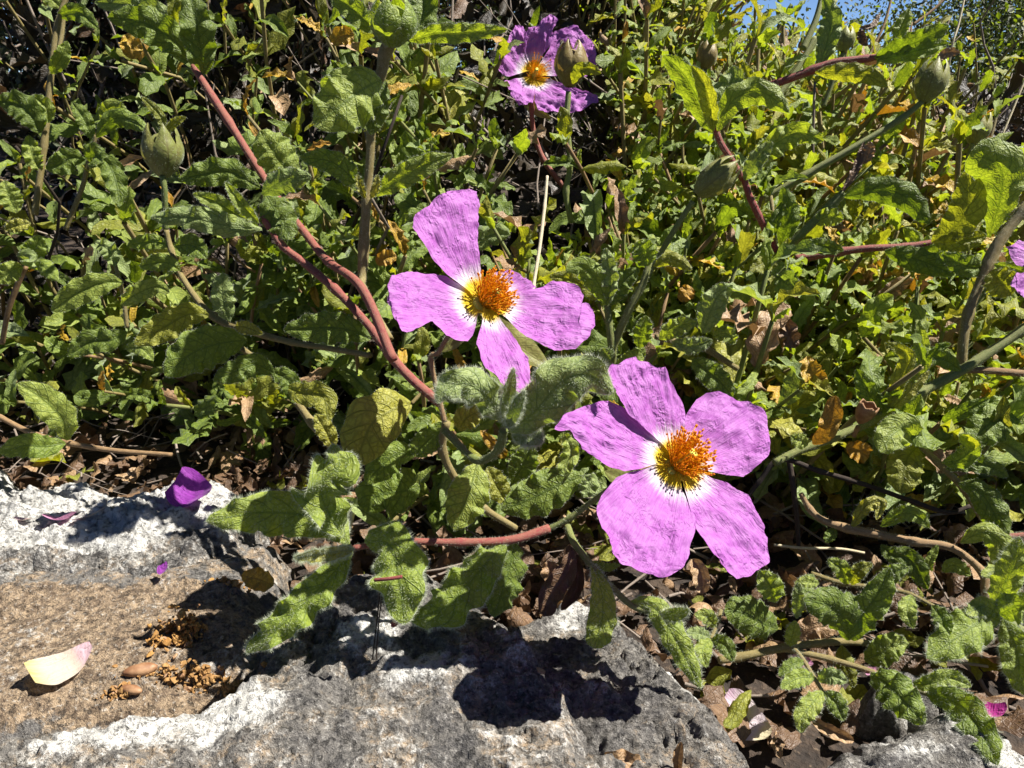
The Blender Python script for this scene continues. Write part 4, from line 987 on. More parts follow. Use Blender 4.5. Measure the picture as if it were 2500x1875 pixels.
shoot("green shoot with a spotted leaf and a round dark leaf at right",
    [([(2240, 1080, .246), (2290, 1130, .246), (2340, 1180, .246), (2390, 1250, .247), (2440, 1330, .25)], (8, 9, 9, 9, 9), OS)],
    [([(2240, 1085, .244), (2210, 1050, .239), (2180, 1060, .236), (2150, 1105, .235)], 46, A('fresh', 500, shape=2)),
     ([(2240, 1090, .246), (2215, 1120, .242), (2205, 1170, .24), (2200, 1205, .24)], 46, dict(mat='olive', shape=2, fold=-.1)),
     ([(2300, 1130, .244), (2350, 1120, .24), (2370, 1085, .238), (2340, 1060, .237)], 28, A('fresh', 400, fold=.2, wave=.2)),
     ([(2310, 1145, .244), (2370, 1130, .241), (2420, 1140, .24), (2462, 1165, .24)], 26, A('green', 300)),
     ([(2340, 1180, .244), (2390, 1200, .24), (2430, 1260, .238), (2450, 1330, .238)], 38, A('green', 500, fold=-.2)),
     ([(2480, 985, .248), (2455, 1000, .244), (2410, 1040, .242), (2370, 1075, .242)], 54, A('green', 400, shape=2, fold=-.1)),
     ([(2500, 960, .25), (2530, 1000, .25), (2550, 1060, .25)], 30, A('fresh'))])
shoot("brown yellow branch crossing low at right with a curled leaf",
    [([(1955, 1205, .250), (1975, 1240, .250), (2007, 1269, .249), (2070, 1290, .247), (2129, 1302, .246), (2230, 1322, .243), (2324, 1338, .240), (2397, 1395, .237), (2405, 1440, .236), (2412, 1480, .236)], (7, 9, 11, 12, 11, 11, 11, 10, 11, 12), dict(mat='brown_stem', fuzz=500)),
     ([(2440, 1310, .243), (2480, 1308, .243), (2560, 1300, .243)], (8, 8, 8), RS)],
    [([(2345, 1325, .238), (2400, 1300, .234), (2442, 1330, .232), (2440, 1385, .231), (2395, 1405, .230)], 34, A('fresh', 500, fold=-.3)),
     ([(2150, 1330, .245), (2180, 1355, .242), (2225, 1370, .240), (2265, 1440, .240)], 30, A('green', 300)),
     ([(2275, 1395, .24), (2270, 1370, .24), (2290, 1330, .24)], 12, A('fresh', 0)),
     ([(2300, 1395, .24), (2330, 1380, .238), (2370, 1405, .237)], 20, A('fresh', 200)),
     ([(2080, 1290, .246), (2110, 1240, .243), (2150, 1225, .242), (2140, 1270, .241)], 18, A('pale', 200, wave=.3)),
     ([(2150, 1285, .245), (2200, 1255, .242), (2240, 1260, .241), (2270, 1290, .240)], 22, A('fresh', 300)),
     ([(2040, 1290, .248), (2025, 1310, .247), (2015, 1325, .247)], 16, A('green', 0))])
shoot("large hairy toothed leaves at the right edge above the corner rock",
    [([(2412, 1480, .229), (2440, 1500, .227), (2480, 1530, .226), (2560, 1570, .226)], (12, 12, 12, 11), GS)],
    [([(2440, 1500, .226), (2390, 1520, .221), (2330, 1560, .218), (2263, 1608, .217)], 54, W(wave=.15, fold=-.1, fuzz=2200)),
     ([(2425, 1490, .226), (2455, 1420, .222), (2475, 1370, .220), (2488, 1310, .220)], 36, W(wave=.2, fuzz=1500)),
     ([(2450, 1510, .225), (2480, 1580, .221), (2490, 1640, .219), (2505, 1700, .219)], 42, W(wave=.15, fuzz=1500)),
     ([(2440, 1500, .226), (2400, 1480, .224), (2360, 1500, .222)], 26, W(fuzz=700)),
     ([(2440, 1500, .226), (2490, 1480, .22), (2540, 1500, .218)], 44, W(fuzz=700))])
shoot("low branch on the litter with a pair of broad green leaves standing up",
    [([(1755, 1612, .222), (1800, 1605, .223), (1828, 1599, .223), (1925, 1580, .226), (2056, 1566, .230), (2145, 1574, .233)], (11, 11, 11, 11, 10, 9), OS),
     ([(1925, 1586, .226), (2030, 1610, .224), (2129, 1640, .220), (2210, 1672, .215), (2267, 1696, .211)], (9, 9, 8, 8, 7), OS)],
    [([(2072, 1564, .228), (2065, 1520, .223), (2030, 1482, .220), (1962, 1462, .218)], 56, A('green', 800, fold=-.15, wave=.12)),
     ([(2082, 1564, .228), (2110, 1500, .223), (2145, 1450, .221), (2172, 1385, .220)], 44, A('green', 700, fold=.15, roll=20)),
     ([(1900, 1535, .229), (1860, 1520, .225), (1810, 1495, .224), (1768, 1492, .224)], 50, A('green', 500, shape=2, fold=-.1)),
     ([(1925, 1578, .225), (1935, 1550, .223), (1942, 1515, .222)], 20, A('fresh', 300)),
     ([(2055, 1575, .228), (2062, 1615, .225), (2085, 1678, .224)], 26, A('olive', 300, fold=-.2)),
     ([(2110, 1612, .229), (2150, 1595, .226), (2180, 1575, .225), (2220, 1572, .225)], 38, A('fresh', 600, wave=.14)),
     ([(2125, 1643, .218), (2165, 1670, .211), (2205, 1710, .206), (2258, 1768, .201)], 50, A('green', 900, wave=.28, wn=4, fold=-.15)),
     ([(2226, 1672, .212), (2275, 1668, .209), (2320, 1655, .208), (2372, 1676, .207)], 26, A('fresh', 700, fold=.25)),
     ([(2262, 1692, .210), (2340, 1720, .202), (2395, 1785, .194), (2436, 1868, .187)], 46, W(mat='green', wave=.2, fuzz=1500)),
     ([(1945, 1510, .224), (1950, 1460, .222), (1948, 1420, .222)], 16, A('woolly', 300)),
     ([(1895, 1470, .226), (1880, 1430, .223), (1855, 1392, .222)], 34, A('fresh', 400, wave=.2)),
     ([(2000, 1425, .232), (1970, 1420, .23), (1940, 1425, .23)], 16, A('fresh', 200))])

shoot("small low sprig between the pale fallen petal and the corner rock",
    [([(2010, 1690, .209), (1985, 1650, .212), (1960, 1610, .217), (1940, 1585, .222)], (5, 6, 6, 6), OS)],
    [([(2008, 1688, .208), (1985, 1715, .205), (1960, 1750, .203), (1955, 1790, .202)], 28, A('fresh', 500)),
     ([(2010, 1690, .208), (2040, 1715, .205), (2060, 1760, .203)], 26, A('green', 400)),
     ([(1990, 1655, .211), (1950, 1655, .208), (1905, 1680, .206)], 24, A('fresh', 400)),
     ([(1995, 1660, .211), (2030, 1650, .208), (2070, 1665, .207)], 22, A('woolly', 300)),
     ([(1965, 1615, .216), (1930, 1625, .213), (1900, 1650, .212)], 18, A('green', 200))])
shoot("short sprig of three leaves in the litter left of the round dark leaf",
    [([(1735, 1560, .222), (1750, 1525, .226), (1760, 1490, .23)], (5, 5, 6), OS)],
    [([(1735, 1560, .221), (1715, 1590, .217), (1725, 1630, .214)], 24, A('fresh', 300)),
     ([(1738, 1558, .221), (1770, 1575, .217), (1790, 1615, .214)], 24, A('green', 300)),
     ([(1748, 1530, .224), (1725, 1505, .221), (1695, 1500, .22)], 22, A('fresh', 300)),
     ([(1735, 1555, .222), (1700, 1545, .219), (1670, 1550, .218)], 18, A('woolly', 300))])
shoot("leafy trailing stem crossing the litter below the brown yellow branch",
    [([(2280, 1480, .226), (2220, 1450, .23), (2150, 1435, .234), (2060, 1425, .238), (1980, 1400, .243)], (5, 6, 7, 7, 7), OS)],
    [([(2275, 1478, .225), (2300, 1510, .221), (2310, 1560, .219)], 24, A('green', 300)),
     ([(2225, 1452, .229), (2215, 1490, .225), (2230, 1535, .223)], 24, A('fresh', 300)),
     ([(2160, 1437, .233), (2180, 1400, .23), (2220, 1385, .229)], 22, A('green', 300)),
     ([(2070, 1427, .237), (2055, 1390, .234), (2020, 1365, .233)], 24, A('fresh', 300)),
     ([(2080, 1428, .236), (2095, 1395, .233), (2130, 1375, .232)], 20, A('olive', 300)),
     ([(1985, 1402, .242), (1960, 1440, .238), (1935, 1460, .237)], 24, A('green', 300))])

# ------------------------------------------------------------------ background bush: shoots by the hundred
def template(seed, tone):
    """stem polyline and leaves of one small shoot in its own space (metres, growing up +z)"""
    r = np.random.default_rng(seed)
    L = r.uniform(0.045, 0.075); n = r.integers(4, 6)
    bend = r.normal(0, 0.012, 2)
    t = np.linspace(0, 1, 8)
    c = np.stack([bend[0] * t ** 2, bend[1] * t ** 2, L * t], 1)
    leaves = []
    ph = r.uniform(0, 3.14)
    for k in range(n):
        f = 0.22 + 0.78 * (k / (n - 1)) ** 0.85
        p = np.array([np.interp(f, t, c[:, j]) for j in range(3)])
        for s in (0, 1):
            az = ph + k * 1.57 + s * math.pi + r.normal(0, 0.25)
            tilt = math.radians(r.uniform(48, 88) if k < n - 1 else r.uniform(12, 40))
            size = r.uniform(0.75, 1.15) * (1.0 - 0.38 * (k / (n - 1)) ** 2)
            leaves.append((p, az, tilt, size, r.integers(0, 10), r.uniform(-0.5, 0.5), r.random()))
        if r.random() < 0.5:
            leaves.append((p, r.uniform(0, 6.28), math.radians(r.uniform(20, 45)), r.uniform(0.35, 0.55), r.integers(0, 10), 0.0, r.random()))
    return c, leaves

def var_leaf(k, nu, nv):
    """a leaf lying along +y from the origin, upper face +z"""
    r = np.random.default_rng(500 + k)
    L = 0.0205 * r.uniform(0.8, 1.2); hw = L * r.uniform(0.15, 0.25)
    droop = r.uniform(-0.15, 0.45)
    mid = [(0, 0, 0), (0, L * 0.33, 0.05 * L), (r.normal(0, 0.05) * L, L * 0.68, (0.05 - droop * 0.35) * L), (r.normal(0, 0.09) * L, L * 0.97, (0.02 - droop) * L)]
    return leaf_shape(mid, hw, 0, r.choice([-1, 1, 1]) * r.uniform(0.15, 0.6), r.uniform(0.25, 0.55), r.uniform(2.5, 4.5), r.uniform(0.0, 0.5), int(r.choice([0, 0, 1, 1, 2, 3])), nu, nv, 900 + k, view=(0, 0, -1), quilt=0.07)[:4]
VHI = [var_leaf(k, 14, 7) for k in range(10)]
VLO = [var_leaf(k, 8, 5) for k in range(10)]
TONES = {'green': ['green', 'green', 'green', 'fresh', 'woolly', 'olive'], 'sunny': ['olive', 'fresh', 'fresh', 'pale', 'olive', 'fresh', 'woolly']}
BMATS = ['green', 'fresh', 'woolly', 'olive', 'pale', 'yellow', 'tan']
LEAF_ME = {}
def leaf_me(k, mat):
    if (k, mat) not in LEAF_ME:
        V, q, uv, uv2 = VHI[k]
        LEAF_ME[(k, mat)] = mk_mesh("leaf", V, q, mats=[M[mat]], uv=uv, uv2=uv2)
    return LEAF_ME[(k, mat)]

def leaf_matrix(p, az, tilt, size, rollr):
    m = Matrix.Translation(Vector(p)) @ Matrix.Rotation(az, 4, 'Z') @ Matrix.Rotation(math.pi / 2 - tilt, 4, 'X') @ Matrix.Rotation(rollr, 4, 'Y') @ Matrix.Scale(size, 4)
    return m

def leaf_choice(tone, rv):
    if rv > 0.965: return 'tan'
    if rv > 0.93: return 'yellow'
    opts = TONES[tone]; return opts[int(rv / 0.93 * len(opts)) % len(opts)]

def canopy(x, y):
    """height of the bush's upper surface"""
    k = np.clip((x + 0.12) / 0.30, 0, 1)
    k2 = np.clip((x - 0.0) / 0.10, 0, 1)
    y0 = 0.352 - 0.035 * np.clip((x - 0.10) / 0.08, 0, 1) - 0.085 * np.clip((x + 0.10) / 0.12, 0, 1) + 0.02 * np.sin(x * 21)
    slope = 1.25 * (1 - k) + 0.42 * k
    z = slope * np.clip(y - y0, 0, None) ** 0.93
    zmax = 0.62 * (1 - k) + 0.185 * k
    z = np.minimum(z, zmax) + 0.012 * np.sin(x * 33 + 1.3) * np.sin(y * 29)
    return z, y0

TEMPL = {tone: [template(40 + i + (100 if tone == 'sunny' else 0), tone) for i in range(8)] for tone in TONES}
STEM_ME = {}
def stem_me(tone, i):
    if (tone, i) not in STEM_ME:
        c, _ = TEMPL[tone][i]
        c = np.vstack([[[-c[2, 0] * 2, -c[2, 1] * 2, -0.05]], c])
        V, q, tr, uv = tube(spline(c, 10), np.linspace(0.0011, 0.0006, 10), 6)
        STEM_ME[(tone, i)] = mk_mesh("stem", V, q, tr, [M[['olive_stem', 'green_stem', 'brown_stem'][i % 3]]], uv=uv)
    return STEM_ME[(tone, i)]

SITES = []
rb = np.random.default_rng(21)
tries = 0
while len(SITES) < 2300 and tries < 300000:
    tries += 1
    x = rb.uniform(-1.0, 1.25); y = rb.uniform(0.27, 1.6)
    d = math.hypot(x, y)
    if abs(x) > y * 0.80 + 0.06: continue
    if rb.random() > min(1, (0.34 / d) ** 1.35): continue
    zc, y0 = canopy(x, y)
    if y < y0: continue
    dep = abs(rb.normal(0, 0.024)) if rb.random() < 0.85 else rb.uniform(0, 0.08)
    z = zc - dep - 0.03
    if z < -0.01: z = rb.uniform(-0.005, 0.012) if rb.random() < 0.45 else None
    if z is None: continue
    # keep clear of the flowers and hero shoots: nothing nearer than they are
    v = np.array([x, y, z + 0.03]) - CAM
    dz = v @ FW; sx = v @ RT / dz * F + 1250; sy = -(v @ UP) / dz * F + 937
    if dz < (0.345 if sy < 750 else (0.315 if sx < 1880 else 0.272)): continue
    if 1150 < sx < 1500 and sy < 620 and dz < 0.52: continue
    if x < 0.02 and rb.random() < (0.72 if sy < 560 else 0.45): continue
    if sy < -350 and x > 0.15: continue
    if 1700 < sx < 2260 and sy < 190 and rb.random() < 0.975: continue
    if sx > 1950 and sy < 560 - (2500 - sx) * 0.9 and rb.random() < 0.97: continue
    tone = 'sunny' if rb.random() < np.clip((x + 0.05) / 0.25, 0.08, 0.85) else 'green'
    SITES.append((d, x, y, z, tone, int(rb.integers(0, 8)), sx, sy))
SITES.sort()
inview = [s for s in SITES if -60 < s[6] < 2560 and -60 < s[7] < 1500]
ind = set(id(s) for s in inview[:300])

def site_matrix(s, r):
    d, x, y, z = s[:4]
    k = np.clip((x + 0.12) / 0.30, 0, 1)
    lean = nrm(np.array([r.normal(0.05, 0.35), -0.55 * (1 - k) - 0.25 + r.normal(0, 0.35), 1.0]))
    qt = Vector((0, 0, 1)).rotation_difference(Vector(lean)) @ Quaternion((0, 0, 1), r.uniform(0, 6.28))
    return Matrix.Translation((x, y, z)) @ qt.to_matrix().to_4x4() @ Matrix.Scale(r.uniform(0.75, 1.3) * (1.12 if d < 0.50 else 0.95), 4)

PROTO = {}
LANDMARKS = [((395, 378), "yellowish capsule at left"), ((285, 110), "leaf fold atop the long red stem"), ((950, 60), "fat bud at the top"),
    ((1290, 160), "far pink flower"), ((1393, 300), "brown capsule's stalk"), ((1090, 560), "tall standing petal"), ((1420, 770), "right petal of the left flower"),
    ((960, 740), "left petal of the left flower"), ((1742, 440), "long slanting green bud"), ((1700, 200), "fan of backlit leaves"), ((2230, 100), "folded leaf at top right"),
    ((2270, 205), "plump green capsule"), ((2390, 450), "large upright leaves at right"), ((2100, 608), "red brown stem at right"), ((1560, 880), "upper petal of the largest flower"),
    ((1860, 1060), "right petal of the largest flower"), ((2100, 995), "open brown seed cup"), ((2380, 760), "thick bent stem at right"), ((1990, 900), "crumpled yellow leaf on the slope"),
    ((700, 840), "slanting left stem"), ((480, 890), "broad shaded leaves at left"), ((100, 1010), "hairy leaf over the white rock"), ((560, 540), "rosette of wavy leaves"),
    ((905, 1060), "hanging yellow green leaf"), ((1230, 990), "grey woolly shoot tip"), ((1680, 740), "round yellow leaf"), ((1530, 720), "forked woolly shoot"),
    ((2150, 1190), "black bare twig"), ((2200, 1320), "brown yellow branch"), ((2100, 1480), "pair of broad standing leaves"), ((1830, 1700), "white and pink fallen petal"),
    ((2380, 1560), "large toothed leaves"), ((1300, 1400), "crumpled brown leaf"), ((1000, 1330), "hairy shoot on the rock"), ((600, 1200), "purple fallen petal"), ((1750, 1390), "lower petals of the largest flower"),
    ((130, 500), "left edge of the picture"), ((130, 200), "top left corner"), ((1870, 80), "blue sky gap"), ((1560, 300), "gap between far flower and leaf fan"), ((700, 250), "red stem's upper half")]
USED = {}
ORD = ["nearest", "second nearest", "third nearest", "fourth nearest", "fifth nearest", "sixth nearest", "seventh nearest", "eighth nearest", "ninth nearest", "tenth nearest"] + [w + " nearest" for w in ("eleventh", "twelfth", "thirteenth", "fourteenth", "fifteenth", "sixteenth", "seventeenth", "eighteenth")]
def find_label(what, sx, sy):
    best = min(LANDMARKS, key=lambda l: math.hypot(l[0][0] - sx, l[0][1] - sy))
    dx, dy = sx - best[0][0], sy - best[0][1]
    a = math.degrees(math.atan2(-dy, dx)) % 360
    where = ["right of", "above right of", "above", "above left of", "left of", "below left of", "below", "below right of"][int(((a + 22.5) % 360) // 45)]
    return (what, where, best[1], math.hypot(dx, dy))
PENDING = []
def later(o, what, sx, sy, cat, group):
    PENDING.append((o, find_label(what, sx, sy))); o["category"] = cat; o["group"] = group
def write_labels():
    PENDING.sort(key=lambda t: t[1][3])
    tot = {}
    for o, l in PENDING: tot[l[:3]] = tot.get(l[:3], 0) + 1
    for o, l in PENDING:
        k = USED.get(l[:3], 0); USED[l[:3]] = k + 1
        if tot[l[:3]] == 1: o["label"] = f"{l[0]} {l[1]} the {l[2]}"
        elif k < len(ORD): o["label"] = f"{l[0]} {l[1]} the {l[2]}, {ORD[k]}"
        else: o["label"] = f"{l[0]} {l[1]} the {l[2]}, farther out"
def to_px(x, y, z):
    v = np.array([x, y, z]) - CAM; dz = v @ FW
    return v @ RT / dz * F + 1250, -(v @ UP) / dz * F + 937
LOWM = {}
acc = {'V': [], 'q': [], 'uv': [], 'uv2': [], 'mi': [], 'n': 0}
tacc = {'V': [], 'q': [], 'uv': [], 'n': 0}
rs = np.random.default_rng(77)
for s in SITES:
    mw = site_matrix(s, rs); tone, ti = s[4], s[5]
    c, leaves = TEMPL[tone][ti]
    if id(s) in ind:
        key = (tone, ti)
        if key not in PROTO:
            root = bpy.data.objects.new("bush_shoot", None); col.objects.link(root); root.empty_display_size = 0.01
            kids = [ob("stem", stem_me(tone, ti), root)]
            for (p, az, tl, sz, kv, rl, rv) in leaves:
                o = ob("leaf", leaf_me(kv, leaf_choice(tone, rv)), root)
                o.matrix_local = leaf_matrix(p, az, tl, sz, rl); kids.append(o)
            PROTO[key] = (root, kids)
        else:
            root0, kids0 = PROTO[key]
            root = root0.copy(); col.objects.link(root)
            for ch in kids0:
                o = ch.copy(); col.objects.link(o); o.parent = root
                if ch.data.name.startswith("leaf") and rs.random() < 0.10:
                    o.data = leaf_me(int(rs.integers(0, 10)), leaf_choice(tone, rs.random()))
        root.matrix_world = mw
        tipw = mw @ Vector((0, 0, 0.04))
        later(root, "small yellow green shoot" if tone == 'sunny' else "small green shoot", *to_px(*tipw), "shoot", "small leafy shoots of the bush")
    else:
        far = s[0] > 0.75
        for (p, az, tl, sz, kv, rl, rv) in leaves:
            mm = np.array(mw @ leaf_matrix(p, az, tl, sz, rl))
            V_, q, uv, uv2 = (VLO if far else VLO)[kv]
            acc['V'].append(V_ @ mm[:3, :3].T + mm[:3, 3]); acc['q'].append(q + acc['n']); acc['n'] += len(V_)
            acc['uv'].append(uv); acc['uv2'].append(uv2)
            if rs.random() < 0.12: rv = rs.random()
            acc['mi'].append(np.full(len(q), BMATS.index(leaf_choice(tone, rv))))
        mm = np.array(mw)
        V_, q, tr, uv = tube(np.vstack([[0, 0, -0.05], c[[0, 3, 7]]]), 0.0009, 5, False)
        tacc['V'].append(V_ @ mm[:3, :3].T + mm[:3, 3]); tacc['q'].append(q + tacc['n']); tacc['n'] += len(V_); tacc['uv'].append(uv)
me = mk_mesh("bush_foliage", np.vstack(acc['V']), np.vstack(acc['q']), mats=[M[k] for k in BMATS], uv=np.vstack(acc['uv']), uv2=np.vstack(acc['uv2']), midx=np.concatenate(acc['mi']))
tag(ob("bush_foliage", me), "dense small leaved cistus foliage filling the bush behind the flowers", "foliage", None, 'stuff')
me = mk_mesh("bush_stems", np.vstack(tacc['V']), np.vstack(tacc['q']), mats=[M['olive_stem']], uv=np.vstack(tacc['uv']))
tag(ob("bush_stems", me), "thin olive stems carrying the dense foliage of the bush", "stems", None, 'stuff')

# old dark leaves and twigs that fill the bush's inside
ru = np.random.default_rng(55)
acc = {'V': [], 'q': [], 'uv': [], 'uv2': [], 'mi': [], 'n': 0}; tacc = {'V': [], 'q': [], 'uv': [], 'n': 0}
k_ = 0; kt = 0; tries = 0
while k_ < 13000 and tries < 400000:
    tries += 1
    x = ru.uniform(-1.1, 1.2); y = ru.uniform(0.3, 1.45); d = math.hypot(x, y)
    if abs(x) > y * 0.80 + 0.05 or ru.random() > min(1, (0.45 / d) ** 1.2): continue
    zc, y0 = canopy(x, y); top = zc - 0.045
    if top < 0.01: continue
    z = top - min(abs(ru.normal(0, 0.07)), top)
    if z < 0: continue
    k_ += 1
    mm = np.array(Matrix.Translation((x, y, z)) @ Quaternion(ru.normal(size=4)).normalized().to_matrix().to_4x4() @ Matrix.Scale(ru.uniform(0.8, 1.5), 4))
    V_, q, uv, uv2 = VLO[int(ru.integers(0, 10))]
    acc['V'].append(V_ @ mm[:3, :3].T + mm[:3, 3]); acc['q'].append(q + acc['n']); acc['n'] += len(V_)
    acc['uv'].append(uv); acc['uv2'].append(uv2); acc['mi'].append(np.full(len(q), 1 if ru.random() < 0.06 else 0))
    if k_ % 6 == 0:
        dr = nrm(ru.normal(size=3) * [1, 1, 0.5] + [0, 0, 1.0]); a = np.array([x, y, z]); ln = ru.uniform(0.03, 0.08)
        V_, q, tr, uv = tube(np.array([a - dr * ln, a + ru.normal(0, .004, 3), a + dr * ln]), np.array([1, .8, .6]) * ru.uniform(0.0004, 0.0010), 5, False)
        tacc['V'].append(V_); tacc['q'].append(q + tacc['n']); tacc['n'] += len(V_); tacc['uv'].append(uv)
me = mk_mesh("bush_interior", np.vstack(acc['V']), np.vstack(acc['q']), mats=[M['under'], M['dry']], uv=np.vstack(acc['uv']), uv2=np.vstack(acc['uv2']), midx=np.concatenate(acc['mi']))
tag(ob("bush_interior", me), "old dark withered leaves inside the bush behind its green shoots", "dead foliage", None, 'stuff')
me = mk_mesh("bush_twigs", np.vstack(tacc['V']), np.vstack(tacc['q']), mats=[M['grey_twig']], uv=np.vstack(tacc['uv']))
tag(ob("bush_twigs", me), "tangle of fine grey twigs inside the bush", "twigs", None, 'stuff')

# ------------------------------------------------------------------ twigs inside the bush
TW = []
for k in range(6):
    r = np.random.default_rng(300 + k)
    t = np.linspace(0, 1, 7)
    pts = np.stack([np.cumsum(r.normal(0, 0.006, 7)), np.cumsum(r.normal(0, 0.006, 7)), t * 0.16 - 0.03], 1)
    V_, q, tr, uv = tube(spline(pts, 14), np.linspace(0.0011, 0.0005, 14), 6)
    TW.append((V_, q, tr, uv))
TWM = {}
def twig_me(k, mat):
    if (k, mat) not in TWM:
        V_, q, tr, uv = TW[k]; TWM[(k, mat)] = mk_mesh("dry_twig", V_, q, tr, [M[mat]], uv=uv)
    return TWM[(k, mat)]
rt = np.random.default_rng(91); n = 0
while n < 230:
    x = rt.uniform(-0.6, 0.6); y = rt.uniform(0.38, 0.95)
    if abs(x) > y * 0.72: continue
    zc, y0 = canopy(x, y)
    if y < y0 + 0.015: continue
    mat = ['grey_twig', 'dark_twig', 'brown_stem', 'grey_twig'][n % 4]
    o = ob("dry_twig", twig_me(int(rt.integers(0, 6)), mat))
    o.location = (x, y, max(0, zc * rt.uniform(0.0, 0.75) - 0.05))
    o.rotation_euler = (rt.normal(0, 0.5), rt.normal(0, 0.5), rt.uniform(0, 6.28))
    o.scale = [rt.uniform(0.7, 1.4)] * 3
    hue = {'grey_twig': 'pale grey', 'dark_twig': 'blackish', 'brown_stem': 'brown'}[mat]
    later(o, f"bare {hue} twig", *to_px(x, y, o.location[2] + 0.05), "twig", "bare twigs inside the bush")
    n += 1

def branch(label, pts, rpx, mat, name="dry_branch", cat="twig", group=None):
    th = Thing(name, label, cat, P(*pts[-1]), group)
    hero_stem(th, pts, rpx, mat)
    return th
branch("black bare twig running right from beside the largest flower", [(1760, 1300, .262), (1850, 1180, .258), (1905, 1122, .256), (2000, 1150, .254), (2121, 1186, .252), (2230, 1225, .25), (2316, 1251, .25), (2369, 1235, .25)], (5, 6, 8, 7, 7, 7, 6), 'dark_twig')
branch("black forked twig standing behind the right petal of the largest flower", [(1925, 1110, .262), (1935, 1180, .262), (1945, 1260, .264), (1950, 1340, .266)], (8, 8, 7, 6), 'dark_twig')
branch("pale straw coloured stalk rising beside the left flower's stamens", [(1336, 430, .30), (1330, 500, .296), (1318, 600, .29), (1303, 695, .284), (1295, 760, .28)], (4, 5, 5, 5), 'straw', "dry_stalk", "stalk")
branch("curved grey root lying across the soil at the right edge", [(2330, 1600, .235), (2385, 1650, .233), (2420, 1700, .231), (2500, 1740, .229), (2580, 1745, .228)], (5, 6, 6, 5), 'grey_twig')
branch("thin straw twig lying across the litter right of the largest flower", [(1890, 1330, .262), (1960, 1338, .262), (2050, 1340, .264), (2110, 1350, .265)], (4, 4, 4), 'straw')
branch("straight leaning straw stem against the far right bush, upper one", [(2360, -30, .55), (2340, 60, .55), (2325, 110, .55), (2310, 200, .56)], (3, 3, 3), 'straw')
branch("long leaning straw stem against the dark bush at the right edge", [(2520, 150, .5), (2480, 250, .5), (2430, 370, .5), (2400, 440, .51)], (3, 3, 3), 'straw')
branch("short pale stick upright in the litter under the left shoot", [(866, 1235, .262), (860, 1262, .262), (852, 1300, .262)], (6, 6, 5), 'straw')
for i, (a, b, d) in enumerate([((1960, 120), (2010, -30), .42), ((1930, 190), (2040, 0), .44), ((1880, 260), (1990, 90), .43), ((2120, 140), (2180, -20), .5), ((2230, 60), (2320, -20), .6)]):
    m_ = ((a[0] + b[0]) / 2 + 8, (a[1] + b[1]) / 2)
    branch(["slanting dark green stalk against the blue sky gap, left one", "thick slanting green stalk crossing the blue sky gap", "slanting green stalk below the sky gap", "thin slanting brown stalk right of the sky gap", "dark slanting twig at the top right beyond the sky gap"][i],
           [(*b, d), (*m_, d), (*a, d)], (6, 9, 10) if i < 3 else (3, 4, 4), 'green_stem' if i < 3 else 'brown_stem', "bare_stalk", "stalk")

# ------------------------------------------------------------------ leaf litter
LV = []
for k in range(7):
    r = np.random.default_rng(700 + k)
    L = 0.0145 * r.uniform(0.7, 1.25); hw = L * r.uniform(0.18, 0.34)
    c = r.uniform(-0.5, 0.9)
    mid = [(0, -L / 2, 0), (r.normal(0, .06) * L, -L * 0.15, 0.12 * L), (r.normal(0, .06) * L, L * 0.2, (0.12 - 0.1 * c) * L), (r.normal(0, .1) * L, L / 2, (0.02 + 0.35 * c) * L)]
    LV.append(leaf_shape(mid, hw, 0, r.uniform(-0.3, 0.8), r.uniform(0.2, 0.5), r.uniform(1.5, 3.5), r.uniform(-0.4, 0.7), int(r.choice([0, 2, 2])), 11, 7, 40 + k, view=(0, 0, -1))[:4])
LM = {}
def litter_me(k, mat):
    if (k, mat) not in LM:
        V_, q, uv, uv2 = LV[k]; LM[(k, mat)] = mk_mesh("dead_leaf", V_, q, mats=[M[mat]], uv=uv, uv2=uv2)
    return LM[(k, mat)]
rl = np.random.default_rng(33)
nl = 0; acc = {'V': [], 'q': [], 'uv': [], 'uv2': [], 'mi': [], 'n': 0}
LMATS = ['dry', 'dry', 'dry', 'tan', 'dry', 'olive', 'tan']
tries = 0; tot = 0
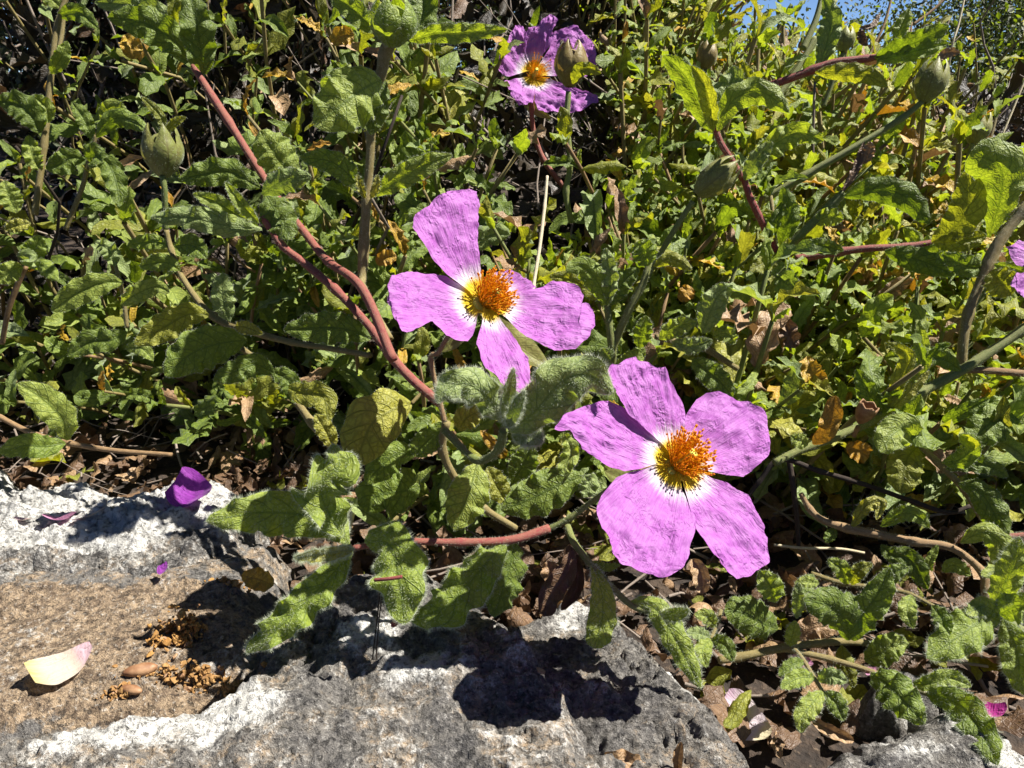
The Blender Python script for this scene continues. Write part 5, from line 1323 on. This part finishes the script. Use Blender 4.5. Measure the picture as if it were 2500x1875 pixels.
while tot < 2300 and tries < 60000:
    tries += 1
    x = rl.uniform(-0.3, 0.36); y = rl.uniform(0.16, 0.55)
    if rl.random() > min(1, (0.30 / math.hypot(x, y)) ** 1.5): continue
    v = np.array([x, y, 0]) - CAM; dz = v @ FW; sx = v @ RT / dz * F + 1250; sy = -(v @ UP) / dz * F + 937
    if not (-150 < sx < 2650 and sy < 1950): continue
    inside = False
    for xy, z, sd in ROCKS:
        nx, ny = z.shape
        i = int((x - xy[0, 0, 0]) / (xy[-1, 0, 0] - xy[0, 0, 0]) * (nx - 1)); j = int((y - xy[0, 0, 1]) / (xy[0, -1, 1] - xy[0, 0, 1]) * (ny - 1))
        if 0 <= i < nx and 0 <= j < ny and sd[i, j] > 0.001: inside = True
    if inside: continue
    tot += 1
    mm = Matrix.Translation((x, y, rl.uniform(-0.003, 0.007))) @ Matrix.Rotation(rl.uniform(0, 6.28), 4, 'Z') @ Matrix.Rotation(rl.normal(0, 0.5), 4, 'X') @ Matrix.Rotation(rl.normal(0, 0.5), 4, 'Y') @ Matrix.Scale(rl.uniform(0.55, 1.1), 4)
    k = int(rl.integers(0, 7)); mat = LMATS[int(rl.integers(0, 7)) if rl.random() < 0.5 else int(rl.integers(0, 5))]
    if sy > 900 and nl < 300 and rl.random() < 0.55:
        o = ob("dead_leaf", litter_me(k, mat)); o.matrix_world = mm; nl += 1
        hue = {'dry': 'dark brown', 'tan': 'pale tan', 'olive': 'faded olive', 'yellow': 'yellowed'}[mat]
        later(o, f"{hue} dead leaf", sx, sy, "dead leaf", "dead leaves in the litter")
    else:
        m4 = np.array(mm); V_, q, uv, uv2 = LV[k]
        acc['V'].append(V_ @ m4[:3, :3].T + m4[:3, 3]); acc['q'].append(q + acc['n']); acc['n'] += len(V_)
        acc['uv'].append(uv); acc['uv2'].append(uv2); acc['mi'].append(np.full(len(q), ['dry', 'tan', 'olive', 'yellow'].index(mat)))
rf = np.random.default_rng(12); fV, fq, fu, n0 = [], [], [], 0
for i in range(900):
    x = rf.uniform(-0.28, 0.34); y = rf.uniform(0.17, 0.50)
    if any(0 <= int((x - xy[0, 0, 0]) / (xy[-1, 0, 0] - xy[0, 0, 0]) * (z.shape[0] - 1)) < z.shape[0] and 0 <= int((y - xy[0, 0, 1]) / (xy[0, -1, 1] - xy[0, 0, 1]) * (z.shape[1] - 1)) < z.shape[1]
           and sd[int((x - xy[0, 0, 0]) / (xy[-1, 0, 0] - xy[0, 0, 0]) * (z.shape[0] - 1)), int((y - xy[0, 0, 1]) / (xy[0, -1, 1] - xy[0, 0, 1]) * (z.shape[1] - 1))] > 0.001 for xy, z, sd in ROCKS): continue
    p = np.array([x, y, rf.uniform(0.001, 0.011)]); dr = nrm(rf.normal(size=3) * [1, 1, 0.25]) * rf.uniform(0.004, 0.022)
    V_, q, tr, uv = tube(spline([p - dr, p + rf.normal(0, 0.0016, 3), p + dr], 6), np.linspace(1, .6, 6) * rf.uniform(0.0002, 0.0007), 5, False)
    fV.append(V_); fq.append(q + n0); fu.append(uv); n0 += len(V_)
tag(ob("litter_twigs", mk_mesh("litter_twigs", np.vstack(fV), np.vstack(fq), mats=[M['grey_twig']], uv=np.vstack(fu))), "fine broken twigs scattered over the dead leaves", "twigs", None, 'stuff')
me = mk_mesh("leaf_litter", np.vstack(acc['V']), np.vstack(acc['q']), mats=[M[k] for k in ('dry', 'tan', 'olive', 'yellow')], uv=np.vstack(acc['uv']), uv2=np.vstack(acc['uv2']), midx=np.concatenate(acc['mi']))
tag(ob("leaf_litter", me), "layer of brown dead leaves on the soil under the bush", "leaf litter", None, 'stuff')

# single dead and yellow leaves the photograph shows one by one
def lone(name, label, cat, pts, hw, mat, group=None, **k):
    th_pts = [P(*p) for p in pts]; d = np.mean([p[2] for p in pts])
    V_, q, uv, uv2, N_ = leaf_shape(th_pts, hw * d / F, k.get('roll', 0), k.get('fold', .2), k.get('wave', .25), k.get('wn', 3), k.get('curl', 0), k.get('shape', 2), 24, 12, int(pts[0][0]))
    c = V_.mean(0)
    o = ob(name, mk_mesh(name, V_ - c, q, mats=[M[mat]], uv=uv, uv2=uv2)); o.location = c
    return tag(o, label, cat, group)
YG = "yellow leaves caught in the bush"
lone("yellow_leaf", "yellow leaf with an orange tip in the dark upper left", "leaf", [(305, 85, .30), (320, 110, .299), (322, 145, .30)], 26, 'yellow', YG)
lone("yellow_leaf", "yellow and brown leaf near the top left of the budded stem", "leaf", [(815, 110, .30), (830, 90, .299), (865, 85, .30)], 24, 'yellow', YG)
lone("yellow_leaf", "small yellow leaf just left of the standing petal", "leaf", [(920, 645, .27), (940, 630, .269), (968, 625, .27)], 20, 'yellow', YG)
lone("yellow_leaf", "round yellow leaf between the two near flowers and right side shoots", "leaf", [(1660, 735, .29), (1672, 720, .289), (1690, 702, .29)], 20, 'yellow', YG)
lone("yellow_leaf", "crumpled deep yellow leaf hanging on the sunny right slope", "leaf", [(1970, 870, .265), (1980, 905, .262), (2000, 925, .262), (2020, 920, .262)], 26, 'yellow', YG, wave=.5)
lone("yellow_leaf", "crumpled yellow clump under the dark green right branch", "leaf", [(2065, 1090, .255), (2095, 1100, .253), (2120, 1118, .254)], 26, 'yellow', YG, wave=.5)
lone("yellow_leaf", "torn yellow leaf lying in the shadow beside the left shoot on rock", "leaf", [(590, 1405, .237), (630, 1415, .236), (668, 1430, .235)], 28, 'yellow', YG)
DG = "single dead leaves seen clearly"
lone("dead_leaf", "hanging dark brown crumpled leaf below the largest flower's stem", "dead leaf", [(1400, 1345, .219), (1380, 1400, .217), (1345, 1450, .216), (1330, 1505, .216)], 34, 'dry', DG, fold=.7, wave=.4)
lone("dead_leaf", "second rusty brown curled leaf hanging beside the crumpled one", "dead leaf", [(1395, 1335, .221), (1410, 1400, .219), (1405, 1440, .219), (1370, 1490, .218)], 20, 'dry', DG, fold=.8, wave=.3)
lone("dead_leaf", "orange tan papery leaf caught under the red stem", "dead leaf", [(1340, 1370, .224), (1345, 1400, .222), (1360, 1425, .222)], 24, 'tan', DG, wave=.5)
lone("dead_leaf", "tan folded leaf standing on the litter under the largest flower", "dead leaf", [(1690, 1365, .235), (1710, 1400, .232), (1715, 1450, .231)], 24, 'tan', DG, fold=.6)
lone("dead_leaf", "pale tan dry leaf lying behind the low right branch", "dead leaf", [(1945, 1570, .236), (1990, 1530, .234), (2050, 1530, .234)], 34, 'tan', DG, fold=-.2)
lone("dead_leaf", "long straw coloured curled leaf in the lower right corner litter", "dead leaf", [(1975, 1745, .208), (2010, 1775, .206), (2085, 1810, .205)], 18, 'tan', DG, fold=.8)
lone("dead_leaf", "orange brown torn leaf at the bottom edge right of centre", "dead leaf", [(1450, 1870, .186), (1510, 1855, .185), (1580, 1872, .185)], 24, 'tan', DG, wave=.6)
lone("dead_leaf", "upright straw coloured leaf scrap at the bottom edge", "dead leaf", [(1655, 1885, .186), (1655, 1850, .185), (1663, 1810, .184)], 15, 'tan', DG, fold=.7)
lone("dead_leaf", "rusty leaf hanging in the middle of the sunny right slope", "dead leaf", [(1905, 770, .28), (1925, 810, .278), (1940, 850, .278)], 24, 'dry', DG, wave=.5)
lone("dead_leaf", "small orange scrap lying on the dark shaded rock", "dead leaf", [(1310, 1630, .20), (1320, 1638, .20), (1332, 1642, .20)], 7, 'tan', DG)
lone("dead_leaf", "reddish scrap poking out under the tip of the right leaf of the hairy shoot", "dead leaf", [(955, 1530, .214), (965, 1520, .213), (975, 1505, .213)], 9, 'red_stem', DG)

# ------------------------------------------------------------------ fallen petals, seeds and crumbs on the rock
def fallen(label, corner_px, mat, size_px, ang, curl=0.3, tilt=0.3, wid=0.55, lift=0.002):
    p = on_rock(*corner_px); d = (p - CAM) @ FW
    L = size_px * d / F
    nu, nv = 22, 16
    u = np.linspace(0, 1, nu); v = np.linspace(-1, 1, nv); uu, vv = np.meshgrid(u, v, indexing='ij')
    w = L * wid * (0.15 + uu ** 0.7 * (1 - uu ** 4 * 0.55))
    x = vv * w; y = uu * L
    q3 = np.stack([x.ravel() * 160, y.ravel() * 90, np.full(x.size, corner_px[0] * .1)], 1)
    z = (fbm(q3, 3) * 0.10 * L).reshape(x.shape) + curl * L * (uu - 0.5) ** 2 + tilt * w * vv * 0.6 + 0.25 * w * vv ** 2
    V_ = np.stack([x, y, z], -1).reshape(-1, 3)
    R_ = np.array(Matrix.Rotation(ang, 3, 'Z'))
    V_ = V_ @ R_.T; V_[:, 2] -= np.percentile(V_[:, 2], 12)
    o = ob("fallen_petal", mk_mesh("fallen_petal", V_, grid_faces(nu, nv), mats=[M[mat]], uv=np.stack([y.ravel() * 100, x.ravel() * 100], 1)))
    o.location = p + [0, 0, lift]
    return tag(o, label, "petal", "fallen petals on the rock and litter")
fallen("dark purple fallen petal folded on the pale rock behind the hairy leaf", (520, 1245), 'purple', 110, 1.2, .9, .9, .5, .004)
fallen("cream and yellow fallen petal lying on the brown slab", (232, 1612), 'cream', 135, 2.45, .8, .9, .34, .002)
fallen("white and pink fallen petal leaning on the dark rock at bottom right", (1872, 1835), 'blush', 140, 0.75, .5, .6, .5, .004)
fallen("small rose pink shrivelled petal in the shadow of the white rock", (112, 1288), 'rose', 75, -1.4, .9, .8, .4)
fallen("yellowing petal scrap beside the rose pink one on the white rock", (175, 1290), 'cream', 80, -1.0, .6, .9, .3)
fallen("tiny yellow petal scrap at the far left of the white rock", (40, 1280), 'cream', 45, -1.8, .6, .6, .3)
fallen("little pale pink petal curled in the litter at lower right", (1975, 1670), 'rose', 50, .5, 1.0, .8, .4, .006)
fallen("tiny pink petal scrap under the lower right leaves", (2110, 1700), 'rose', 34, -.6, .8, .8, .4, .006)
fallen("tiny pink scrap on the soil beside the corner rock", (2010, 1728), 'rose', 28, .3, .8, .8, .4, .005)
fallen("magenta shrivelled petal on the corner rock at right", (2415, 1790), 'magenta', 55, -0.6, .9, .9, .5, .003)
fallen("tiny purple petal scrap where the brown slab meets the white rock", (400, 1420), 'purple', 40, .4, .8, .8, .4)

def crumbs(label, px, spread, n, mat, seed, cat="debris", size=0.0010, h=0.003):
    r = np.random.default_rng(seed); p = on_rock(*px)
    th = Thing("stamen_clump", label, cat, p, "fallen stamen clumps on the slab")
    d = (p - CAM) @ FW
    for i in range(n):
        a = r.normal(0, 0.42, 2) * np.array(spread) * d / F
        q = p + np.array([a[0], a[1] * 1.2, 0]); q[2] = max(p[2] - 0.002, rock_z(q[0], q[1])) + abs(r.normal(0, 0.5)) * h * max(0.2, 1 - (abs(a) / (np.array(spread) * d / F)).max())
        V_, qq = ellipsoid(np.zeros(3), *(size * r.uniform(.15, 1.0, 3) * r.choice([.5, .8, 1.4])), 6, 5)
        V_ = V_ * (1 + 0.8 * perlin(V_ * 1400 + 9 * i))[:, None]
        V_ = V_ @ np.array(Quaternion(r.normal(size=4)).normalized().to_matrix()).T + q
        th.part('crumb', V_, qq, mat=M[mat if r.random() < .7 else ('crumb' if r.random() < .6 else 'husk')], smooth=False)
    return th
crumbs("golden orange clump of dried stamens standing on the brown slab", (440, 1560), (75, 55), 260, 'orange_crumb', 5, h=0.013)
crumbs("long brown heap of crumbled stamens in the hollow before the front rock", (470, 1660), (150, 26), 240, 'crumb', 6, h=0.005)
crumbs("few orange crumbs in front of the torn yellow leaf", (560, 1425), (60, 18), 40, 'orange_crumb', 7, h=0.003)
crumbs("small brown crumb pile at the left end of the seeds", (285, 1690), (40, 20), 40, 'crumb', 8, h=0.002)
def seed_husk(label, px, a, b, ang):
    p = on_rock(*px); d = (p - CAM) @ FW; k = d / F
    V_, q = ellipsoid(np.zeros(3), a * k, b * k, b * k * 0.9, 18, 12)
    V_ = V_ * (1 + 0.16 * perlin(V_ * 500))[:, None]; V_[:, 0] += np.sign(V_[:, 0]) * np.abs(V_[:, 0]) ** 3 / (a * k) ** 2 * 0.25
    V_ = V_ @ np.array(Matrix.Rotation(ang, 3, 'Z')).T
    o = ob("seed_shell", mk_mesh("seed_shell", V_, q, mats=[M['nut']])); o.location = p + [0, 0, b * k * 0.6]
    return tag(o, label, "seed", "shiny brown seeds on the slab")
seed_husk("shiny brown seed shell, the upper of two in the debris", (345, 1645), 32, 17, 0.35)
seed_husk("shiny tan seed shell half buried under the upper one", (322, 1690), 24, 12, -0.15)

# open brown seed cup beside the dark green branch
hk = Thing("seed_cup", "open empty brown seed cup on the dark green right branch", "seed capsule", P(2095, 1040, .252))
t = np.linspace(0, 1, 12)
ax = camdir(0.25, 0.8, 0.5); a_ = nrm(np.cross(ax, [0.2, 0.9, 0.3])); b_ = np.cross(ax, a_); c0 = P(2095, 1035, .252)
R_ = 24 * .25 / F
thn = np.linspace(0, 2 * np.pi, 20, endpoint=False)
prof = np.concatenate([np.sin(t * 1.9) ** 0.7, np.sin(t[::-1] * 1.9) ** 0.7 * 0.86]); zz = np.concatenate([t * 2.4, t[::-1] * 2.4 * 0.98 + 0.05])
Vc = (c0 + (a_[None, None] * np.cos(thn)[None, :, None] + b_[None, None] * np.sin(thn)[None, :, None]) * (R_ * prof)[:, None, None] * 1.0 + ax * (R_ * zz)[:, None, None] * (1 + 0.06 * np.sin(thn * 5))[None, :, None]).reshape(-1, 3)
hk.part('cup', Vc, grid_faces(24, 20, True), mat=M['husk'])
hero_stem(hk, [(2095, 1042, .252), (2090, 1052, .254), (2085, 1064, .256)], 6, 'brown_stem', name='stalk')

# pine needles stuck in the hairy leaf
def needle(label, pts, rpx):
    th = Thing("pine_needle", label, "needle", P(*pts[-1]), "fallen brown pine needles")
    hero_stem(th, pts, rpx, 'dark_twig' if rpx < 3 else 'red_stem', name='blade')
needle("orange brown needle lying across the hairy leaf", [(915, 1416, .196), (950, 1413, .1945), (982, 1408, .1945)], 4.5)
needle("thin dark needle standing below the hairy leaf, left of the two", [(928, 1440, .204), (922, 1500, .206), (915, 1560, .207), (908, 1625, .208)], 1.6)
needle("thin dark needle standing below the hairy leaf, right of the two", [(934, 1440, .204), (926, 1510, .206), (920, 1580, .207), (918, 1635, .208)], 1.6)

# ------------------------------------------------------------------ far shrubs beyond the sunny slope
def far_shrub(label, c, r, n, mats, seed, lsize=0.014, pinks=0):
    g = np.random.default_rng(seed)
    th = Thing("far_shrub", label, "shrub", (c[0], c[1], 0.0), "shrubs beyond the bush")
    # stems
    acc_v, acc_q, acc_u, k0 = [], [], [], 0
    for i in range(46):
        tip = np.array(c) + g.normal(0, 0.5, 3) * r
        b = np.array([c[0] + g.normal(0, .08), c[1] + g.normal(0, .08), 0.0])
        m_ = (b + tip) / 2 + g.normal(0, 0.05, 3)
        V_, q, tr, uv = tube(spline([b, m_, tip], 10), np.linspace(0.004, 0.0012, 10), 5, False)
        acc_v.append(V_); acc_q.append(q + k0); acc_u.append(uv); k0 += len(V_)
    th.part('stems', np.vstack(acc_v), np.vstack(acc_q), mat=M['grey_twig'], uv=np.vstack(acc_u), kind='stuff')
    # leaf clumps through the crown's volume
    nc = n // 22
    cc = g.normal(size=(nc, 3)); cc = nrm(cc) * (g.random((nc, 1)) ** 0.5)
    cc = np.array(c) + cc * np.array(r) * (1 + 0.2 * g.normal(size=(nc, 1)))
    cc = cc[cc[:, 2] > 0.0]
    idx = g.integers(0, len(cc), n)
    pos = cc[idx] + g.normal(0, 0.028, (n, 3))
    d1_ = nrm(g.normal(size=(n, 3)) + [0, 0, 0.4]); d2_ = nrm(np.cross(d1_, g.normal(size=(n, 3))))
    nn = np.cross(d1_, d2_); L = lsize * g.uniform(.6, 1.3, n)[:, None]
    v0 = pos; v1 = pos + d1_ * L * .5 + d2_ * L * .28 + nn * L * .08; v2 = pos + d1_ * L; v3 = pos + d1_ * L * .5 - d2_ * L * .28 + nn * L * .08
    V_ = np.stack([v0, v1, v2, v3], 1).reshape(-1, 3); i4 = np.arange(n) * 4
    tr = np.concatenate([np.stack([i4, i4 + 1, i4 + 2], 1), np.stack([i4, i4 + 2, i4 + 3], 1)])
    mi = g.integers(0, len(mats), n)
    uvq = np.tile(np.array([[0, 0], [.5, .3], [1, 0], [.5, -.3]]), (n, 1)); uv2 = np.tile(np.array([[0, .5], [.5, 1], [1, .5], [.5, 0]]), (n, 1))
    th.part('foliage', V_, None, tr, mats=[M[k] for k in mats], uv=uvq, uv2=uv2, midx=np.concatenate([mi, mi]), kind='stuff', smooth=False)
    for i in range(pinks):
        p = np.array(c) + nrm(np.array([g.normal(0, .7), -1, g.normal(0.1, .6)])) * np.array(r) * 0.98
        V_, q = ellipsoid(p, .011, .006, .009, 8, 5)
        V_ = V_ + 0.002 * perlin(V_ * 300)[:, None]
        th.part('blossom', V_, q, mat=M['pink'], uv=(V_[:, :2] - p[:2]) * 100 + [2.0, 0])
far_shrub("dark dense small leaved shrub behind the bush in the upper right corner", (1.25, 1.75, 0.22), (0.56, 0.35, 0.38), 70000, ['shrub', 'shrub', 'shrub', 'woolly'], 1, 0.010, 16)
far_shrub("lower dark shrub filling the right edge behind the large upright leaves", (0.98, 1.40, 0.05), (0.42, 0.25, 0.20), 14000, ['shrub', 'shrub', 'green'], 2, 0.011, 9)
far_shrub("sparse shrub with bare twigs under the blue sky gap", (0.62, 1.9, 0.0), (0.45, 0.3, 0.15), 9000, ['shrub', 'green', 'olive'], 3, 0.012, 6)
far_shrub("taller shrub behind the top middle of the bush", (0.10, 2.0, 0.20), (0.5, 0.35, 0.33), 16000, ['shrub', 'green'], 4, 0.016)
far_shrub("dense dark shrub just behind the left half of the bush", (-0.52, 1.30, 0.22), (0.55, 0.2, 0.42), 36000, ['shrub', 'shrub', 'under'], 9, 0.015)
far_shrub("deep shadowed shrub behind the left part of the bush", (-0.80, 1.9, 0.40), (0.9, 0.4, 0.6), 34000, ['shrub', 'shrub', 'green'], 5, 0.018)
far_shrub("outlying shrub just beyond the right edge of the sky gap", (1.9, 2.6, 0.22), (0.7, 0.4, 0.42), 20000, ['shrub', 'shrub', 'woolly'], 6, 0.014, 6)

write_labels()
